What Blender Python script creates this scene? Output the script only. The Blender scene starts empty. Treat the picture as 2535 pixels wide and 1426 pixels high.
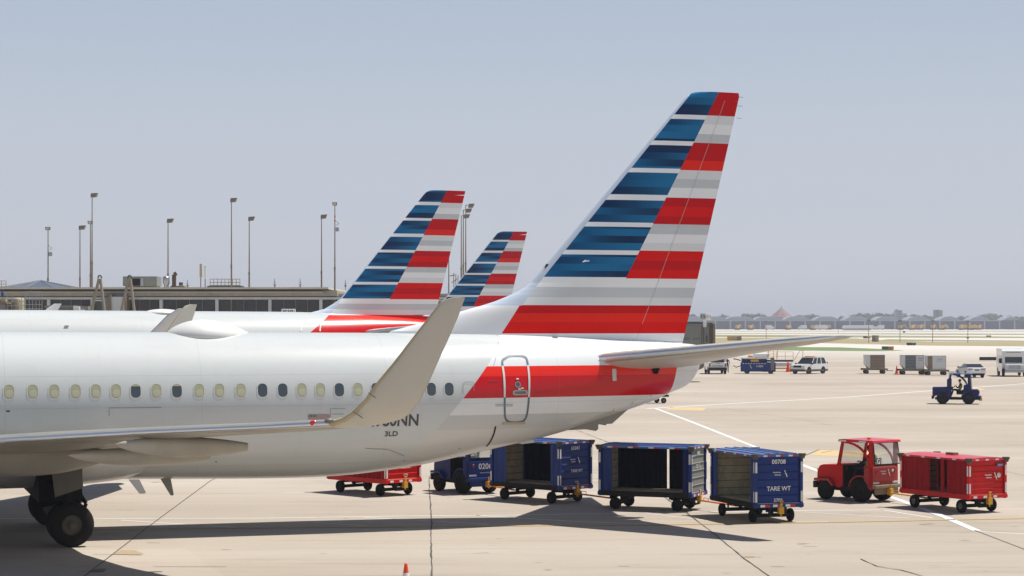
import bpy, math, random
from mathutils import Vector, Matrix
random.seed(7)
SC = bpy.context.scene
COL = SC.collection
R = math.radians
# ---- camera model of the photograph (2535 x 1426): focal length, horizon row, eye height
F, CX, HZ, CH = 5200.0, 1267.5, 798.0, 5.69
def gp(px, py, z=0.0):
    Y = F * (CH - z) / (py - HZ); return Vector(((px - CX) * Y / F, Y, z))
def at(px, py, Y):
    return Vector(((px - CX) * Y / F, Y, CH - (py - HZ) * Y / F))

# ---------------------------------------------------------------- mesh builder
class MB:
    def __init__(s): s.v = []; s.f = []; s.m = []; s.s = []
    def add(s, verts, faces, mi=0, smooth=False):
        o = len(s.v); s.v += [tuple(x) for x in verts]
        for f in faces: s.f.append([o + i for i in f]); s.m.append(mi); s.s.append(smooth)
        return s
    def box(s, x0, x1, y0, y1, z0, z1, mi=0):
        v = [(x0,y0,z0),(x1,y0,z0),(x1,y1,z0),(x0,y1,z0),(x0,y0,z1),(x1,y0,z1),(x1,y1,z1),(x0,y1,z1)]
        return s.add(v, [(0,3,2,1),(4,5,6,7),(0,1,5,4),(1,2,6,5),(2,3,7,6),(3,0,4,7)], mi)
    def hexa(s, v, mi=0):
        return s.add(v, [(0,3,2,1),(4,5,6,7),(0,1,5,4),(1,2,6,5),(2,3,7,6),(3,0,4,7)], mi)
    def prism(s, pts, vec, mi=0, smooth=False):
        n = len(pts); vec = Vector(vec); P = [Vector(p) for p in pts]; Q = [p + vec for p in P]
        s.add(P, [list(range(n))[::-1]], mi); s.add(Q, [list(range(n))], mi)
        s.add(P + Q, [(i, (i+1) % n, n + (i+1) % n, n + i) for i in range(n)], mi, smooth); return s
    def cyl(s, p0, p1, r0, r1=None, n=14, mi=0, cap=True, smooth=True):
        p0 = Vector(p0); p1 = Vector(p1); r1 = r0 if r1 is None else r1
        d = (p1 - p0).normalized(); a = d.orthogonal().normalized(); b = d.cross(a)
        A = []; B = []
        for i in range(n):
            t = 2 * math.pi * i / n; u = a * math.cos(t) + b * math.sin(t)
            A.append(p0 + u * r0); B.append(p1 + u * r1)
        s.add(A + B, [(i, (i+1) % n, n + (i+1) % n, n + i) for i in range(n)], mi, smooth)
        if cap: s.add(A, [list(range(n))[::-1]], mi); s.add(B, [list(range(n))], mi)
        return s
    def bar(s, pts, r, n=8, mi=0):
        for i in range(len(pts) - 1): s.cyl(pts[i], pts[i+1], r, r, n, mi)
        return s
    def lathe(s, prof, org, axis, n=24, mi=0, smooth=True):
        org = Vector(org); d = Vector(axis).normalized(); a = d.orthogonal().normalized(); b = d.cross(a)
        rings = [[org + d * t + (a * math.cos(2*math.pi*i/n) + b * math.sin(2*math.pi*i/n)) * max(r, 1e-4) for i in range(n)] for r, t in prof]
        return s.rings(rings, mi, smooth, False)
    def rings(s, rings, mi=0, smooth=True, cap=True):
        n = len(rings[0]); V = [p for r in rings for p in r]; Fc = []
        for k in range(len(rings) - 1):
            for i in range(n):
                Fc.append((k*n + i, k*n + (i+1) % n, (k+1)*n + (i+1) % n, (k+1)*n + i))
        s.add(V, Fc, mi, smooth)
        if cap: s.add(rings[0], [list(range(n))[::-1]], mi); s.add(rings[-1], [list(range(n))], mi)
        return s
    def build(s, name, mats, parent=None, bevel=0.0, loc=None):
        me = bpy.data.meshes.new(name); me.from_pydata(s.v, [], s.f)
        for m in (mats if isinstance(mats, (list, tuple)) else [mats]): me.materials.append(m)
        for p, mi, sm in zip(me.polygons, s.m, s.s): p.material_index = mi; p.use_smooth = sm
        me.update()
        o = bpy.data.objects.new(name, me); COL.objects.link(o)
        if parent: o.parent = parent
        if loc is not None: o.location = loc
        if bevel > 0:
            b = o.modifiers.new('bevel', 'BEVEL'); b.width = bevel; b.segments = 2; b.limit_method = 'ANGLE'; b.angle_limit = R(40)
        return o

def tag(o, label, cat, group=None):
    o['label'] = label; o['category'] = cat
    if group: o['group'] = group
    return o
def thing(name, label, cat, loc=(0,0,0), rz=0.0, group=None):
    o = bpy.data.objects.new(name, None); COL.objects.link(o); o.empty_display_size = 0.5
    o.location = loc; o.rotation_euler = (0, 0, rz); return tag(o, label, cat, group)
def struct(o, kind='structure'):
    o['kind'] = kind; return o
def kids(o): return [c for c in bpy.data.objects if c.parent == o]
def dup(root, loc, rz, label, scale=None):
    r = root.copy(); COL.objects.link(r); r.location = loc; r.rotation_euler = (0, 0, rz); r['label'] = label
    if scale: r.scale = scale
    for ch in kids(root):
        c = ch.copy(); COL.objects.link(c); c.parent = r
        for g in kids(ch):
            d = g.copy(); COL.objects.link(d); d.parent = c
    return r

_txt = {}
def text2d(s, shear=0.0):
    """flat glyph outlines: verts (x, y) with cap height 1 and x starting at 0, polygons, width"""
    if s in _txt: return _txt[s]
    cu = bpy.data.curves.new('t', 'FONT'); cu.body = s; cu.size = 1.0; cu.offset = 0.020; cu.resolution_u = 3; cu.shear = shear
    o = bpy.data.objects.new('t', cu); COL.objects.link(o)
    bpy.context.view_layer.update()
    me = o.evaluated_get(bpy.context.evaluated_depsgraph_get()).to_mesh()
    V = [(v.co.x, v.co.y) for v in me.vertices]; P = [tuple(p.vertices) for p in me.polygons]
    bpy.data.objects.remove(o); bpy.data.curves.remove(cu)
    x0 = min(v[0] for v in V); y0 = min(v[1] for v in V); y1 = max(v[1] for v in V); x1 = max(v[0] for v in V)
    k = 1 / 0.72
    V = [((x - x0) * k, (y - max(y0, 0) * 0) * k) for x, y in V]
    _txt[s] = (V, P, (x1 - x0) * k); return _txt[s]
def put_text(mb, s, org, ex, ey, h, mi=0, align='c', sx=1.0, fn=None):
    V, P, w = text2d(s); org = Vector(org); ex = Vector(ex); ey = Vector(ey)
    off = {'c': -w / 2, 'l': 0, 'r': -w}[align]
    pts = [org + ex * ((x + off) * h * sx) + ey * (y * h) for x, y in V]
    if fn: pts = [fn(p) for p in pts]
    mb.add(pts, P, mi); return w * h * sx

# ---------------------------------------------------------------- node helper
class NT:
    def __init__(s, name):
        s.mat = bpy.data.materials.new(name); s.mat.use_nodes = True
        s.t = s.mat.node_tree; s.b = s.t.nodes['Principled BSDF']; s.out = s.t.nodes['Material Output']
    def n(s, typ, **kw):
        nd = s.t.nodes.new(typ)
        for k, v in kw.items(): setattr(nd, k, v)
        return nd
    def lk(s, a, b): s.t.links.new(a, b)
    def put(s, sock, v):
        if isinstance(v, (int, float)): sock.default_value = v
        elif isinstance(v, (tuple, list)): sock.default_value = v if len(v) != 3 or sock.type != 'RGBA' else (*v, 1)
        else: s.lk(v, sock)
    def m(s, op, a, b=0.0, c=None, clamp=False):
        nd = s.n('ShaderNodeMath', operation=op); nd.use_clamp = clamp
        s.put(nd.inputs[0], a); s.put(nd.inputs[1], b)
        if c is not None: s.put(nd.inputs[2], c)
        return nd.outputs[0]
    def mix(s, f, a, b, blend='MIX'):
        nd = s.n('ShaderNodeMix', data_type='RGBA', blend_type=blend)
        s.put(nd.inputs['Factor'], f); s.put(nd.inputs[6], a); s.put(nd.inputs[7], b); return nd.outputs[2]
    def xyz(s, kind='Object'):
        tc = s.n('ShaderNodeTexCoord'); sp = s.n('ShaderNodeSeparateXYZ'); s.lk(tc.outputs[kind], sp.inputs[0])
        s.co = tc.outputs[kind]; return sp.outputs
    def comb(s, x, y, z):
        c = s.n('ShaderNodeCombineXYZ'); s.put(c.inputs[0], x); s.put(c.inputs[1], y); s.put(c.inputs[2], z); return c.outputs[0]
    def noise(s, vec, scale, detail=4, rough=0.55):
        nd = s.n('ShaderNodeTexNoise'); s.lk(vec, nd.inputs['Vector']); nd.inputs['Scale'].default_value = scale
        nd.inputs['Detail'].default_value = detail; nd.inputs['Roughness'].default_value = rough; return nd.outputs[0]
    def scaled(s, vec, sc):
        nd = s.n('ShaderNodeMapping'); s.lk(vec, nd.inputs['Vector']); nd.inputs['Scale'].default_value = sc; return nd.outputs[0]
    def ramp(s, f, stops, interp='LINEAR'):
        nd = s.n('ShaderNodeValToRGB'); cr = nd.color_ramp; cr.interpolation = interp
        while len(cr.elements) < len(stops): cr.elements.new(0.5)
        for e, (p, c) in zip(cr.elements, stops): e.position = p
        for e, (p, c) in zip(cr.elements, stops): e.color = (*c, 1) if len(c) == 3 else c
        s.lk(f, nd.inputs[0]); return nd.outputs[0]
    def bump(s, h, strength=0.2, dist=0.02):
        nd = s.n('ShaderNodeBump'); nd.inputs['Strength'].default_value = strength; nd.inputs['Distance'].default_value = dist
        s.lk(h, nd.inputs['Height']); s.lk(nd.outputs[0], s.b.inputs['Normal'])
def lin(r, g, b):
    f = lambda c: (c / 255 / 12.92) if c <= 10 else ((c / 255 + 0.055) / 1.055) ** 2.4
    return (f(r), f(g), f(b))

def paint(name, col, rough=0.45, metal=0.0, dirt=0.25, dscale=2.5, coat=0.0, streak=True, bump=0.0, spec=0.5):
    """weathered paint or bare surface: base colour broken by grime of its own shape"""
    t = NT(name); p = t.xyz('Object')
    v = t.scaled(t.co, (1, 1, 0.45) if streak else (1, 1, 1))
    n1 = t.noise(v, dscale, 6, 0.65); n2 = t.noise(v, dscale * 7, 3, 0.6)
    k = t.m('MULTIPLY', t.m('SUBTRACT', n1, 0.42), 3.0, clamp=True)
    k = t.m('MULTIPLY', k, t.m('ADD', t.m('MULTIPLY', n2, 0.9), 0.25), clamp=True)
    dark = tuple(c * 0.45 + 0.012 for c in col)
    c = t.mix(t.m('MULTIPLY', k, dirt, clamp=True), (*col, 1), (*dark, 1))
    t.lk(c, t.b.inputs['Base Color'])
    t.lk(t.m('ADD', t.m('MULTIPLY', k, 0.2), rough, clamp=True), t.b.inputs['Roughness'])
    t.b.inputs['Metallic'].default_value = metal; t.b.inputs['Coat Weight'].default_value = coat
    t.b.inputs['Coat Roughness'].default_value = 0.12; t.b.inputs['Specular IOR Level'].default_value = spec
    if bump: t.bump(n2, bump, 0.01)
    return t.mat
M = {}
def mk(key, *a, **k): M[key] = paint(key, *a, **k); return M[key]
mk('blue', lin(20,50,118), 0.48, dirt=0.75, coat=0.05, spec=0.25)
mk('blue_dark', lin(26,38,92), 0.6, dirt=0.4, spec=0.2)
mk('blue_roof', lin(60,96,160), 0.35, dirt=0.35, coat=0.3)
mk('curtain_blue', lin(20,52,120), 0.6, dirt=0.5, dscale=4)
mk('red', lin(204,8,8), 0.48, dirt=0.65, coat=0.06, spec=0.25)
mk('red_faded', lin(170,44,34), 0.6, dirt=0.8, dscale=4)
mk('red_roof', lin(205,30,50), 0.35, dirt=0.25, coat=0.3)
mk('curtain_red', lin(150,2,12), 0.6, dirt=0.5, dscale=4, spec=0.2)
mk('black', (0.010,0.010,0.010), 0.8, spec=0.2, dirt=0.2, bump=0.2)
mk('rubber', (0.014,0.013,0.012), 0.9, dirt=0.25, dscale=8, bump=0.3, spec=0.2)
mk('chassis', (0.020,0.019,0.017), 0.8, spec=0.2, dirt=0.4, bump=0.3)
mk('bumper', lin(88,84,72), 0.85, dirt=0.5, dscale=9)
mk('yellow', lin(212,160,40), 0.5, dirt=0.7, dscale=9)
mk('orange', lin(220,120,30), 0.5, dirt=0.5, dscale=9)
mk('wood', lin(206,192,156), 0.8, dirt=0.95, dscale=6, streak=False, bump=0.3)
mk('silver', lin(165,168,170), 0.35, metal=0.7, dirt=0.3)
mk('rim', lin(120,116,106), 0.6, metal=0.2, dirt=0.5, dscale=9)
mk('white', (0.72,0.72,0.70), 0.45, dirt=0.25)
mk('decal_white', (0.74,0.74,0.71), 0.5, dirt=0.6, dscale=12)
mk('decal_red', lin(190,24,34), 0.45, dirt=0.3, dscale=9)
mk('car_white', (0.75,0.76,0.77), 0.25, dirt=0.12, coat=0.6)
mk('concrete_gray', lin(150,148,140), 0.85, dirt=0.4)
mk('gse_gray', lin(128,130,124), 0.6, dirt=0.5, dscale=1.5)
mk('steel', lin(120,116,104), 0.5, metal=0.3, dirt=0.5)
mk('rust_steel', lin(132,116,92), 0.7, dirt=0.8, dscale=3)
mk('door_beige', lin(176,164,132), 0.6, dirt=0.4)
mk('lamp_lens', lin(210,205,190), 0.3, dirt=0.2)
mk('tail_lamp', lin(150,10,14), 0.25, dirt=0.2)
mk('hivis', lin(110,200,70), 0.8, dirt=0.2, dscale=9)
mk('hivis_yellow', lin(170,180,80), 0.8, dirt=0.2, dscale=9)
mk('skin', lin(150,105,80), 0.55, dirt=0.1)
mk('hair', (0.015,0.012,0.01), 0.8, dirt=0.1)
mk('trousers', lin(30,34,48), 0.8, dirt=0.3)
mk('mast_beige', lin(150,142,124), 0.65, dirt=0.6, dscale=2)
mk('cone_orange', lin(235,70,25), 0.5, dirt=0.25, dscale=9)
def glass(name, tint, alpha=0.35, rough=0.05):
    t = NT(name); t.b.inputs['Base Color'].default_value = (*tint, 1); t.b.inputs['Roughness'].default_value = rough
    t.b.inputs['Alpha'].default_value = alpha; t.b.inputs['Specular IOR Level'].default_value = 0.8; return t.mat
mk('curtain_shaded', lin(9,12,30), 0.8, dirt=0.3, spec=0.1)  # far-side curtains, the dark of the cart interior put into their colour
M['glass'] = glass('glass', (0.25,0.3,0.28), 0.28)
M['glass_dark'] = paint('glass_dark', (0.02,0.024,0.028), 0.08, dirt=0.1)
M['glass_term'] = paint('glass_term', (0.035,0.034,0.032), 0.12, dirt=0.5, dscale=0.5)
# ---------------------------------------------------------------- camera, light, sky, air
cam = bpy.data.cameras.new('camera'); co = bpy.data.objects.new('camera', cam); COL.objects.link(co)
co.location = (0, 0, CH); co.rotation_euler = (R(90), 0, 0)
cam.sensor_width = 36; cam.lens = 36 * F / 2535; cam.shift_y = (HZ - 713) / 2535; cam.clip_end = 20000; cam.clip_start = 0.5
SC.camera = co
TS = Vector((0.41, 0.155, 1.0)).normalized()                       # direction to the sun
sl = bpy.data.lights.new('sun', 'SUN'); so = bpy.data.objects.new('sun', sl); COL.objects.link(so)
so.rotation_euler = TS.to_track_quat('Z', 'Y').to_euler(); sl.energy = 5.0; sl.angle = R(0.53); sl.color = (1.0, 0.955, 0.88)
w = bpy.data.worlds.new('World'); SC.world = w; w.use_nodes = True; nt = w.node_tree
sky = nt.nodes.new('ShaderNodeTexSky'); sky.sky_type = 'NISHITA'; sky.sun_disc = False
sky.sun_elevation = math.asin(TS.z); sky.sun_rotation = math.atan2(TS.x, TS.y); sky.altitude = 200
sky.air_density = 1.0; sky.dust_density = 0.6; sky.ozone_density = 3.0
bgn = nt.nodes['Background']; bgn.inputs[1].default_value = 0.10
tcw = nt.nodes.new('ShaderNodeTexCoord'); spw = nt.nodes.new('ShaderNodeSeparateXYZ'); nt.links.new(tcw.outputs['Generated'], spw.inputs[0])
rw = nt.nodes.new('ShaderNodeValToRGB'); rw.color_ramp.interpolation = 'EASE'; nt.links.new(spw.outputs[2], rw.inputs[0])
el = rw.color_ramp.elements; el[0].position = 0.0; el[0].position = 0.16; el[0].color = (0.95,0.95,0.95,1); el[1].position = 0.55; el[1].color = (0,0,0,1)
hazec = nt.nodes.new('ShaderNodeValToRGB'); nt.links.new(spw.outputs[2], hazec.inputs[0]); e2 = hazec.color_ramp.elements
e2[0].position = 0.0; e2[0].color = (0.53,0.545,0.595,1); e2[1].position = 0.17; e2[1].color = (0.375,0.455,0.565,1); e3 = e2.new(0.09); e3.color = (0.475,0.52,0.595,1)
hv = nt.nodes.new('ShaderNodeVectorMath'); hv.operation = 'SCALE'; hv.inputs[3].default_value = 10.0; nt.links.new(hazec.outputs[0], hv.inputs[0])
dv = nt.nodes.new('ShaderNodeVectorMath'); dv.operation = 'SCALE'; dv.inputs[3].default_value = 0.60; nt.links.new(sky.outputs[0], dv.inputs[0])
mw = nt.nodes.new('ShaderNodeMix'); mw.data_type = 'RGBA'; nt.links.new(rw.outputs[0], mw.inputs[0]); nt.links.new(dv.outputs[0], mw.inputs[6]); nt.links.new(hv.outputs[0], mw.inputs[7]); nt.links.new(mw.outputs[2], bgn.inputs[0])
SC.view_settings.view_transform = 'Standard'; SC.view_settings.look = 'None'; SC.view_settings.exposure = 0.2; SC.view_settings.gamma = 1.0
SC.cycles.max_bounces = 6; SC.cycles.transparent_max_bounces = 12; SC.cycles.volume_bounces = 0
SC.cycles.use_denoising = True; SC.cycles.sample_clamp_indirect = 6

# ---------------------------------------------------------------- ground
def ground_mat():
    t = NT('apron_concrete'); p = t.xyz('Object')
    big = t.noise(t.scaled(t.co, (0.03, 0.09, 1)), 1.0, 5, 0.6)
    str_ = t.noise(t.scaled(t.co, (0.12, 1.6, 1)), 1.0, 6, 0.7)
    fine = t.noise(t.co, 7.0, 4, 0.7)
    c = t.ramp(big, [(0.3, lin(162,151,138)), (0.5, lin(174,163,150)), (0.72, lin(185,176,164))])
    k = t.m('MULTIPLY', t.m('SUBTRACT', str_, 0.5), 0.9)
    c = t.mix(t.m('MULTIPLY', t.m('SUBTRACT', str_, 0.53), 2.2, clamp=True), c, (*lin(134,120,102), 1))
    c = t.mix(t.m('MULTIPLY', t.m('SUBTRACT', fine, 0.55), 1.2, clamp=True), c, (*lin(190,182,170), 1))
    # rubber and oil stains
    st = t.noise(t.scaled(t.co, (0.35, 0.9, 1)), 0.6, 5, 0.75)
    c = t.mix(t.m('MULTIPLY', t.m('SUBTRACT', st, 0.60), 3.2, clamp=True), c, (*lin(120,104,84), 1))
    sp_ = t.noise(t.co, 0.9, 2, 0.5); c = t.mix(t.m('MULTIPLY', t.m('SUBTRACT', sp_, 0.70), 9.0, clamp=True), c, (*lin(112,98,80), 1))
    tr_ = t.noise(t.scaled(t.co, (0.05, 4.5, 1)), 1.0, 3, 0.6); c = t.mix(t.m('MULTIPLY', t.m('SUBTRACT', tr_, 0.60), 2.6, clamp=True), c, (*lin(138,126,110), 1))
    # each slab poured a touch different (rows run away to the right)
    ca, sa = math.cos(R(17)), math.sin(R(17))
    u = t.m('ADD', t.m('MULTIPLY', p[0], ca), t.m('MULTIPLY', p[1], sa)); v = t.m('SUBTRACT', t.m('MULTIPLY', p[1], ca), t.m('MULTIPLY', p[0], sa))
    wn = t.n('ShaderNodeTexWhiteNoise', noise_dimensions='2D')
    t.lk(t.comb(t.m('FLOOR', t.m('DIVIDE', u, 7.6)), t.m('FLOOR', t.m('DIVIDE', v, 7.6)), 0.0), wn.inputs['Vector'])
    c = t.mix(t.m('MULTIPLY', wn.outputs[0], 0.55), c, t.mix(1.0, c, (0.88, 0.87, 0.85, 1), 'MULTIPLY'))
    # far field lightens to bare new concrete beyond the apron
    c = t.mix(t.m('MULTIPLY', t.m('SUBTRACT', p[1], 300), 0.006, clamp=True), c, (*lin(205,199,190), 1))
    t.lk(c, t.b.inputs['Base Color']); t.b.inputs['Roughness'].default_value = 0.9; t.b.inputs['Specular IOR Level'].default_value = 0.25
    t.bump(t.m('ADD', str_, fine), 0.25, 0.02); return t.mat
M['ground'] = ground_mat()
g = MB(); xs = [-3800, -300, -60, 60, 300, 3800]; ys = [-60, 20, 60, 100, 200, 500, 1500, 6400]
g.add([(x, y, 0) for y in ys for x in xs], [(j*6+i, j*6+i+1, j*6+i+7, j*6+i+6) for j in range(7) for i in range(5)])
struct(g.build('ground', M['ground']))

def flatmat(name, col, wear=0.35, sc=3.0, under=lin(182,172,156)):
    t = NT(name); t.xyz('Object'); n = t.noise(t.co, sc, 6, 0.75)
    c = t.mix(t.m('MULTIPLY', t.m('SUBTRACT', n, 0.5), 5 * wear, clamp=True), (*col, 1), (*under, 1))
    t.lk(c, t.b.inputs['Base Color']); t.b.inputs['Roughness'].default_value = 0.8; return t.mat
M['mark_white'] = flatmat('mark_white', (0.66,0.665,0.66), 0.6, 2)
M['mark_yellow'] = flatmat('mark_yellow', lin(200,164,90), 0.55, 3)
M['mark_ochre'] = flatmat('mark_ochre', lin(200,172,124), 0.6, 3)
M['joint'] = flatmat('joint', (0.06,0.055,0.05), 0.35, 6)
M['patch'] = flatmat('patch', lin(165,145,115), 0.25, 6)
M['patch_dark'] = flatmat('patch_dark', lin(110,102,90), 0.3, 6)
def strip(name, pts, wd, mat, z=0.004, jit=0.0, px=True, kind='structure'):
    P = [gp(*p) if px else Vector((*p, 0)) for p in pts]
    if jit:
        Q = []
        for a, b in zip(P, P[1:]):
            n = max(2, int((b - a).length / 0.45))
            for i in range(n): Q.append(a.lerp(b, i / n) + Vector((random.uniform(-jit, jit), random.uniform(-jit, jit), 0)))
        P = Q + [P[-1]]
    L = []; Rr = []
    for i, p in enumerate(P):
        d = (P[min(i+1, len(P)-1)] - P[max(i-1, 0)]); d.z = 0; d.normalize(); n = Vector((-d.y, d.x, 0))
        ww = wd * (random.uniform(0.5, 1.5) if jit else 1)
        L.append(p + n * ww / 2 + Vector((0,0,z))); Rr.append(p - n * ww / 2 + Vector((0,0,z)))
    n = len(P); m = MB(); m.add(L + Rr, [(n+i, n+i+1, i+1, i) for i in range(n-1)]); return struct(m.build(name, mat), kind)
def gpoly(name, pts, mat, z=0.004, kind='structure'):
    m = MB(); m.add([gp(*p) + Vector((0,0,z)) for p in pts], [list(range(len(pts)))]); return struct(m.build(name, mat), kind)
# painted lines
YW = [(-400,1325),(0,1316),(230,1310),(800,1305.5),(1600,1299.5),(2000,1294),(2535,1283.5),(2900,1276)]
strip('painted_line', YW, 0.30, M['patch_dark'], 0.004); strip('painted_line', YW, 0.17, M['mark_yellow'], 0.008)
strip('painted_line', [(1622,1011),(1700,1040),(1865,1105),(1990,1153),(2075,1185),(2240,1243),(2338,1280),(2420,1315)], 0.25, M['mark_white'], 0.008)
strip('painted_line', [(2420,1316),(2535,1322),(2700,1330)], 0.12, M['mark_white'])
strip('painted_line', [(1600,1012),(1780,1001),(2100,983),(2310,967),(2535,950),(2800,932)], 0.42, M['mark_white'])
strip('painted_line', [(-300,1284),(230,1284),(640,1283),(780,1281),(980,1278),(1300,1275),(1700,1268),(2010,1264),(2185,1262.5)], 0.12, M['mark_white'])
strip('painted_line', [(2185,1262.5),(2310,1283)], 0.10, M['mark_white'])
strip('painted_line', [(300,1288),(600,1307)], 0.09, M['mark_white'])
strip('painted_line', [(780,1294),(910,1302)], 0.07, M['mark_white'])
strip('painted_line', [(900,1281),(1210,1298)], 0.09, M['mark_white'])
strip('painted_line', [(1180,1276),(1420,1291),(1600,1297)], 0.09, M['mark_white'])
strip('painted_line', [(1600,1271),(1760,1290),(2050,1291.5)], 0.07, M['mark_white'])
strip('painted_line', [(1990,1268),(2250,1283)], 0.08, M['mark_white'])
for y in (1191, 1223): strip('painted_line', [(700,y-3),(1500,y-1),(1990,y),(2030,y)], 0.10, M['mark_white'])
strip('painted_line', [(1400,1170),(1480,1168),(1500,1168)], 0.10, M['mark_white'])
strip('painted_line', [(1100,1120),(1480,1094),(1560,1093)], 0.07, M['mark_white'])
gpoly('painted_box', [(1645,1014),(1660,1008),(1750,1010),(1738,1017)], M['mark_ochre'])
gpoly('painted_box', [(2005,1127),(2028,1114),(2085,1115),(2200,1120),(2160,1133)], M['mark_ochre'])
for q in ([(1985,1131),(2028,1113),(2100,1114)], [(2035,1121),(2060,1116),(2090,1119),(2140,1126)]): strip('painted_line', q, 0.07, M['patch_dark'], 0.010)
gpoly('painted_box', [(2405,960),(2440,963),(2425,967),(2400,965)], M['mark_ochre'])
# joints and cracks
strip('pavement_crack', [(1063,1180),(1063,1213),(1066,1250),(1067,1275),(1069,1300),(1067,1330),(1068,1360),(1068,1390),(1070,1426),(1072,1460)], 0.03, M['joint'], 0.014, 0.012)
strip('pavement_joint', [(545,1180),(522,1190),(400,1280),(280,1372),(215,1422),(150,1480)], 0.028, M['joint'], 0.012)
strip('pavement_joint', [(1425,1064),(1510,1097),(1633,1223),(1690,1262),(1740,1300),(1845,1385),(1905,1428),(1980,1480)], 0.03, M['joint'], 0.012, 0.012)
strip('pavement_joint', [(2412,1313),(2535,1360),(2700,1425)], 0.028, M['joint'], 0.012)
strip('pavement_crack', [(2130,1384),(2168,1402),(2230,1412),(2300,1432)], 0.035, M['joint'], 0.012, 0.02)
strip('pavement_joint', [(2230,1118),(2330,1128),(2535,1178)], 0.02, M['joint'], 0.012)
strip('pavement_joint', [(1780,1010),(1990,1040),(2060,1054)], 0.02, M['joint'], 0.012)
for y, x0, x1 in ((930,1760,2000),(941,1700,1800),(1010,2350,2460),(1016,2360,2420),(1100,2480,2600),(900,2035,2500),(878,2040,2300),(893,2400,2535)):
    strip('pavement_joint', [(x0,y),(x1,y+1)], 0.12 if y < 940 else 0.05, M['patch_dark'], 0.006)
for x, y, a in ((290,1373,60),(470,1403,90),(225,1415,30),(1862,1379,22),(1545,1402,14),(2005,1353,18),(1925,1403,16),(560,1361,12),(380,1344,16)):
    strip('pavement_joint', [(x-a,y),(x+a,y+0.6)], 0.035, M['joint'], 0.010)
gpoly('pavement_patch', [(278,1373),(300,1362),(332,1362),(356,1371),(350,1375)], M['patch'], 0.005)
gpoly('pavement_patch', [(222,1417),(236,1408),(265,1408),(256,1417)], M['patch_dark'], 0.005)
gpoly('pavement_patch', [(1838,1381),(1846,1377),(1868,1377),(1866,1381)], M['patch'], 0.005)

# grass and bare earth strips of the airfield
def grassmat(name, a, b, sc=0.05):
    t = NT(name); t.xyz('Object'); n = t.noise(t.scaled(t.co, (0.3, 1, 1)), sc, 6, 0.7)
    t.lk(t.ramp(n, [(0.35, a), (0.65, b)]), t.b.inputs['Base Color']); t.b.inputs['Roughness'].default_value = 0.95; return t.mat
M['grass'] = grassmat('grass', lin(84,112,58), lin(112,132,80))
M['dry'] = grassmat('dry', lin(140,130,88), lin(164,148,112))
M['olive'] = grassmat('olive', lin(118,118,72), lin(150,144,100))
def field(name, pts, mat, z):
    gpoly(name, pts, mat, z, 'stuff')
field('grass', [(1700,868),(1935,867.5),(2100,869),(2180,869.5),(2238,868),(2180,864),(2080,860),(1950,859),(1860,860.5),(1700,862)], M['grass'], 0.010)
field('grass', [(1600,851),(1800,851),(1990,848),(2140,852),(2300,855.5),(2600,858),(2900,858),(2900,848),(2535,847),(2300,846),(2180,842),(2120,838),(2000,836),(1600,836.5)], M['dry'], 0.012)
field('grass', [(1600,833.8),(2900,838),(2900,834.5),(2535,833.5),(2200,831),(1900,829.3),(1600,829)], M['olive'], 0.016)
field('grass', [(2160,843.5),(2460,846),(2900,848.5),(2900,843),(2535,843.5),(2200,840)], M['olive'], 0.020)
field('grass', [(1600,826.3),(2000,826.6),(2300,828.6),(2900,829.5),(2900,827.2),(2300,825.6),(1600,824.6)], M['olive'], 0.024)
field('grass', [(1600,820.6),(2900,821),(2900,819.4),(1600,819.2)], M['dry'], 0.03)
field('grass', [(300,900),(1000,870),(1500,862),(1500,856),(900,860),(300,880)], M['dry'], 0.012)
field('grass', [(-12000,812.8),(14000,812.8),(14000,803.2),(-12000,803.2)], M['olive'], 0.05)
# ---------------------------------------------------------------- airliners
class Pose:
    def __init__(s, a0, X0, Y0, al):
        s.al = R(al); c, q = math.cos(s.al), math.sin(s.al); s.c, s.s = c, q
        s.org = Vector((X0 - a0 * c, Y0 - a0 * q, 0))
    def un(s, px, py, b=0.0):
        """pixel ray meets the fore-aft plane b metres to port: returns station a and height z"""
        k = (px - CX) / F
        ox, oy = s.org.x + b * s.s, s.org.y - b * s.c
        a = (k * oy - ox) / (s.c - k * s.s); Y = oy + a * s.s
        return a, CH - (py - HZ) * Y / F
    def px(s, a, b, z):
        X = s.org.x + a * s.c + b * s.s; Y = s.org.y + a * s.s - b * s.c
        return CX + F * X / Y, HZ - F * (z - CH) / Y
def interp(tab, x):
    if x <= tab[0][0]: return tab[0][1]
    for (x0, y0), (x1, y1) in zip(tab, tab[1:]):
        if x <= x1: return y0 + (y1 - y0) * (x - x0) / (x1 - x0)
    return tab[-1][1]
def smooth_tab(tab, n=4):
    # catmull-like densify
    out = []
    for i in range(len(tab) - 1):
        p0 = tab[max(i-1, 0)]; p1 = tab[i]; p2 = tab[i+1]; p3 = tab[min(i+2, len(tab)-1)]
        for k in range(n):
            t = k / n; x = p1[0] + (p2[0] - p1[0]) * t
            m1 = (p2[1] - p0[1]) / (p2[0] - p0[0]) if p2[0] != p0[0] else 0; m2 = (p3[1] - p1[1]) / (p3[0] - p1[0]) if p3[0] != p1[0] else 0
            h = p2[0] - p1[0]
            y = (2*t**3 - 3*t**2 + 1) * p1[1] + (t**3 - 2*t**2 + t) * h * m1 + (-2*t**3 + 3*t**2) * p2[1] + (t**3 - t**2) * h * m2
            out.append((x, y))
    return out + [tab[-1]]
def naca(u): u = min(max(u, 0), 1); return 5 * (0.2969 * math.sqrt(u) - 0.126*u - 0.3516*u*u + 0.2843*u**3 - 0.1015*u**4)
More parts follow.
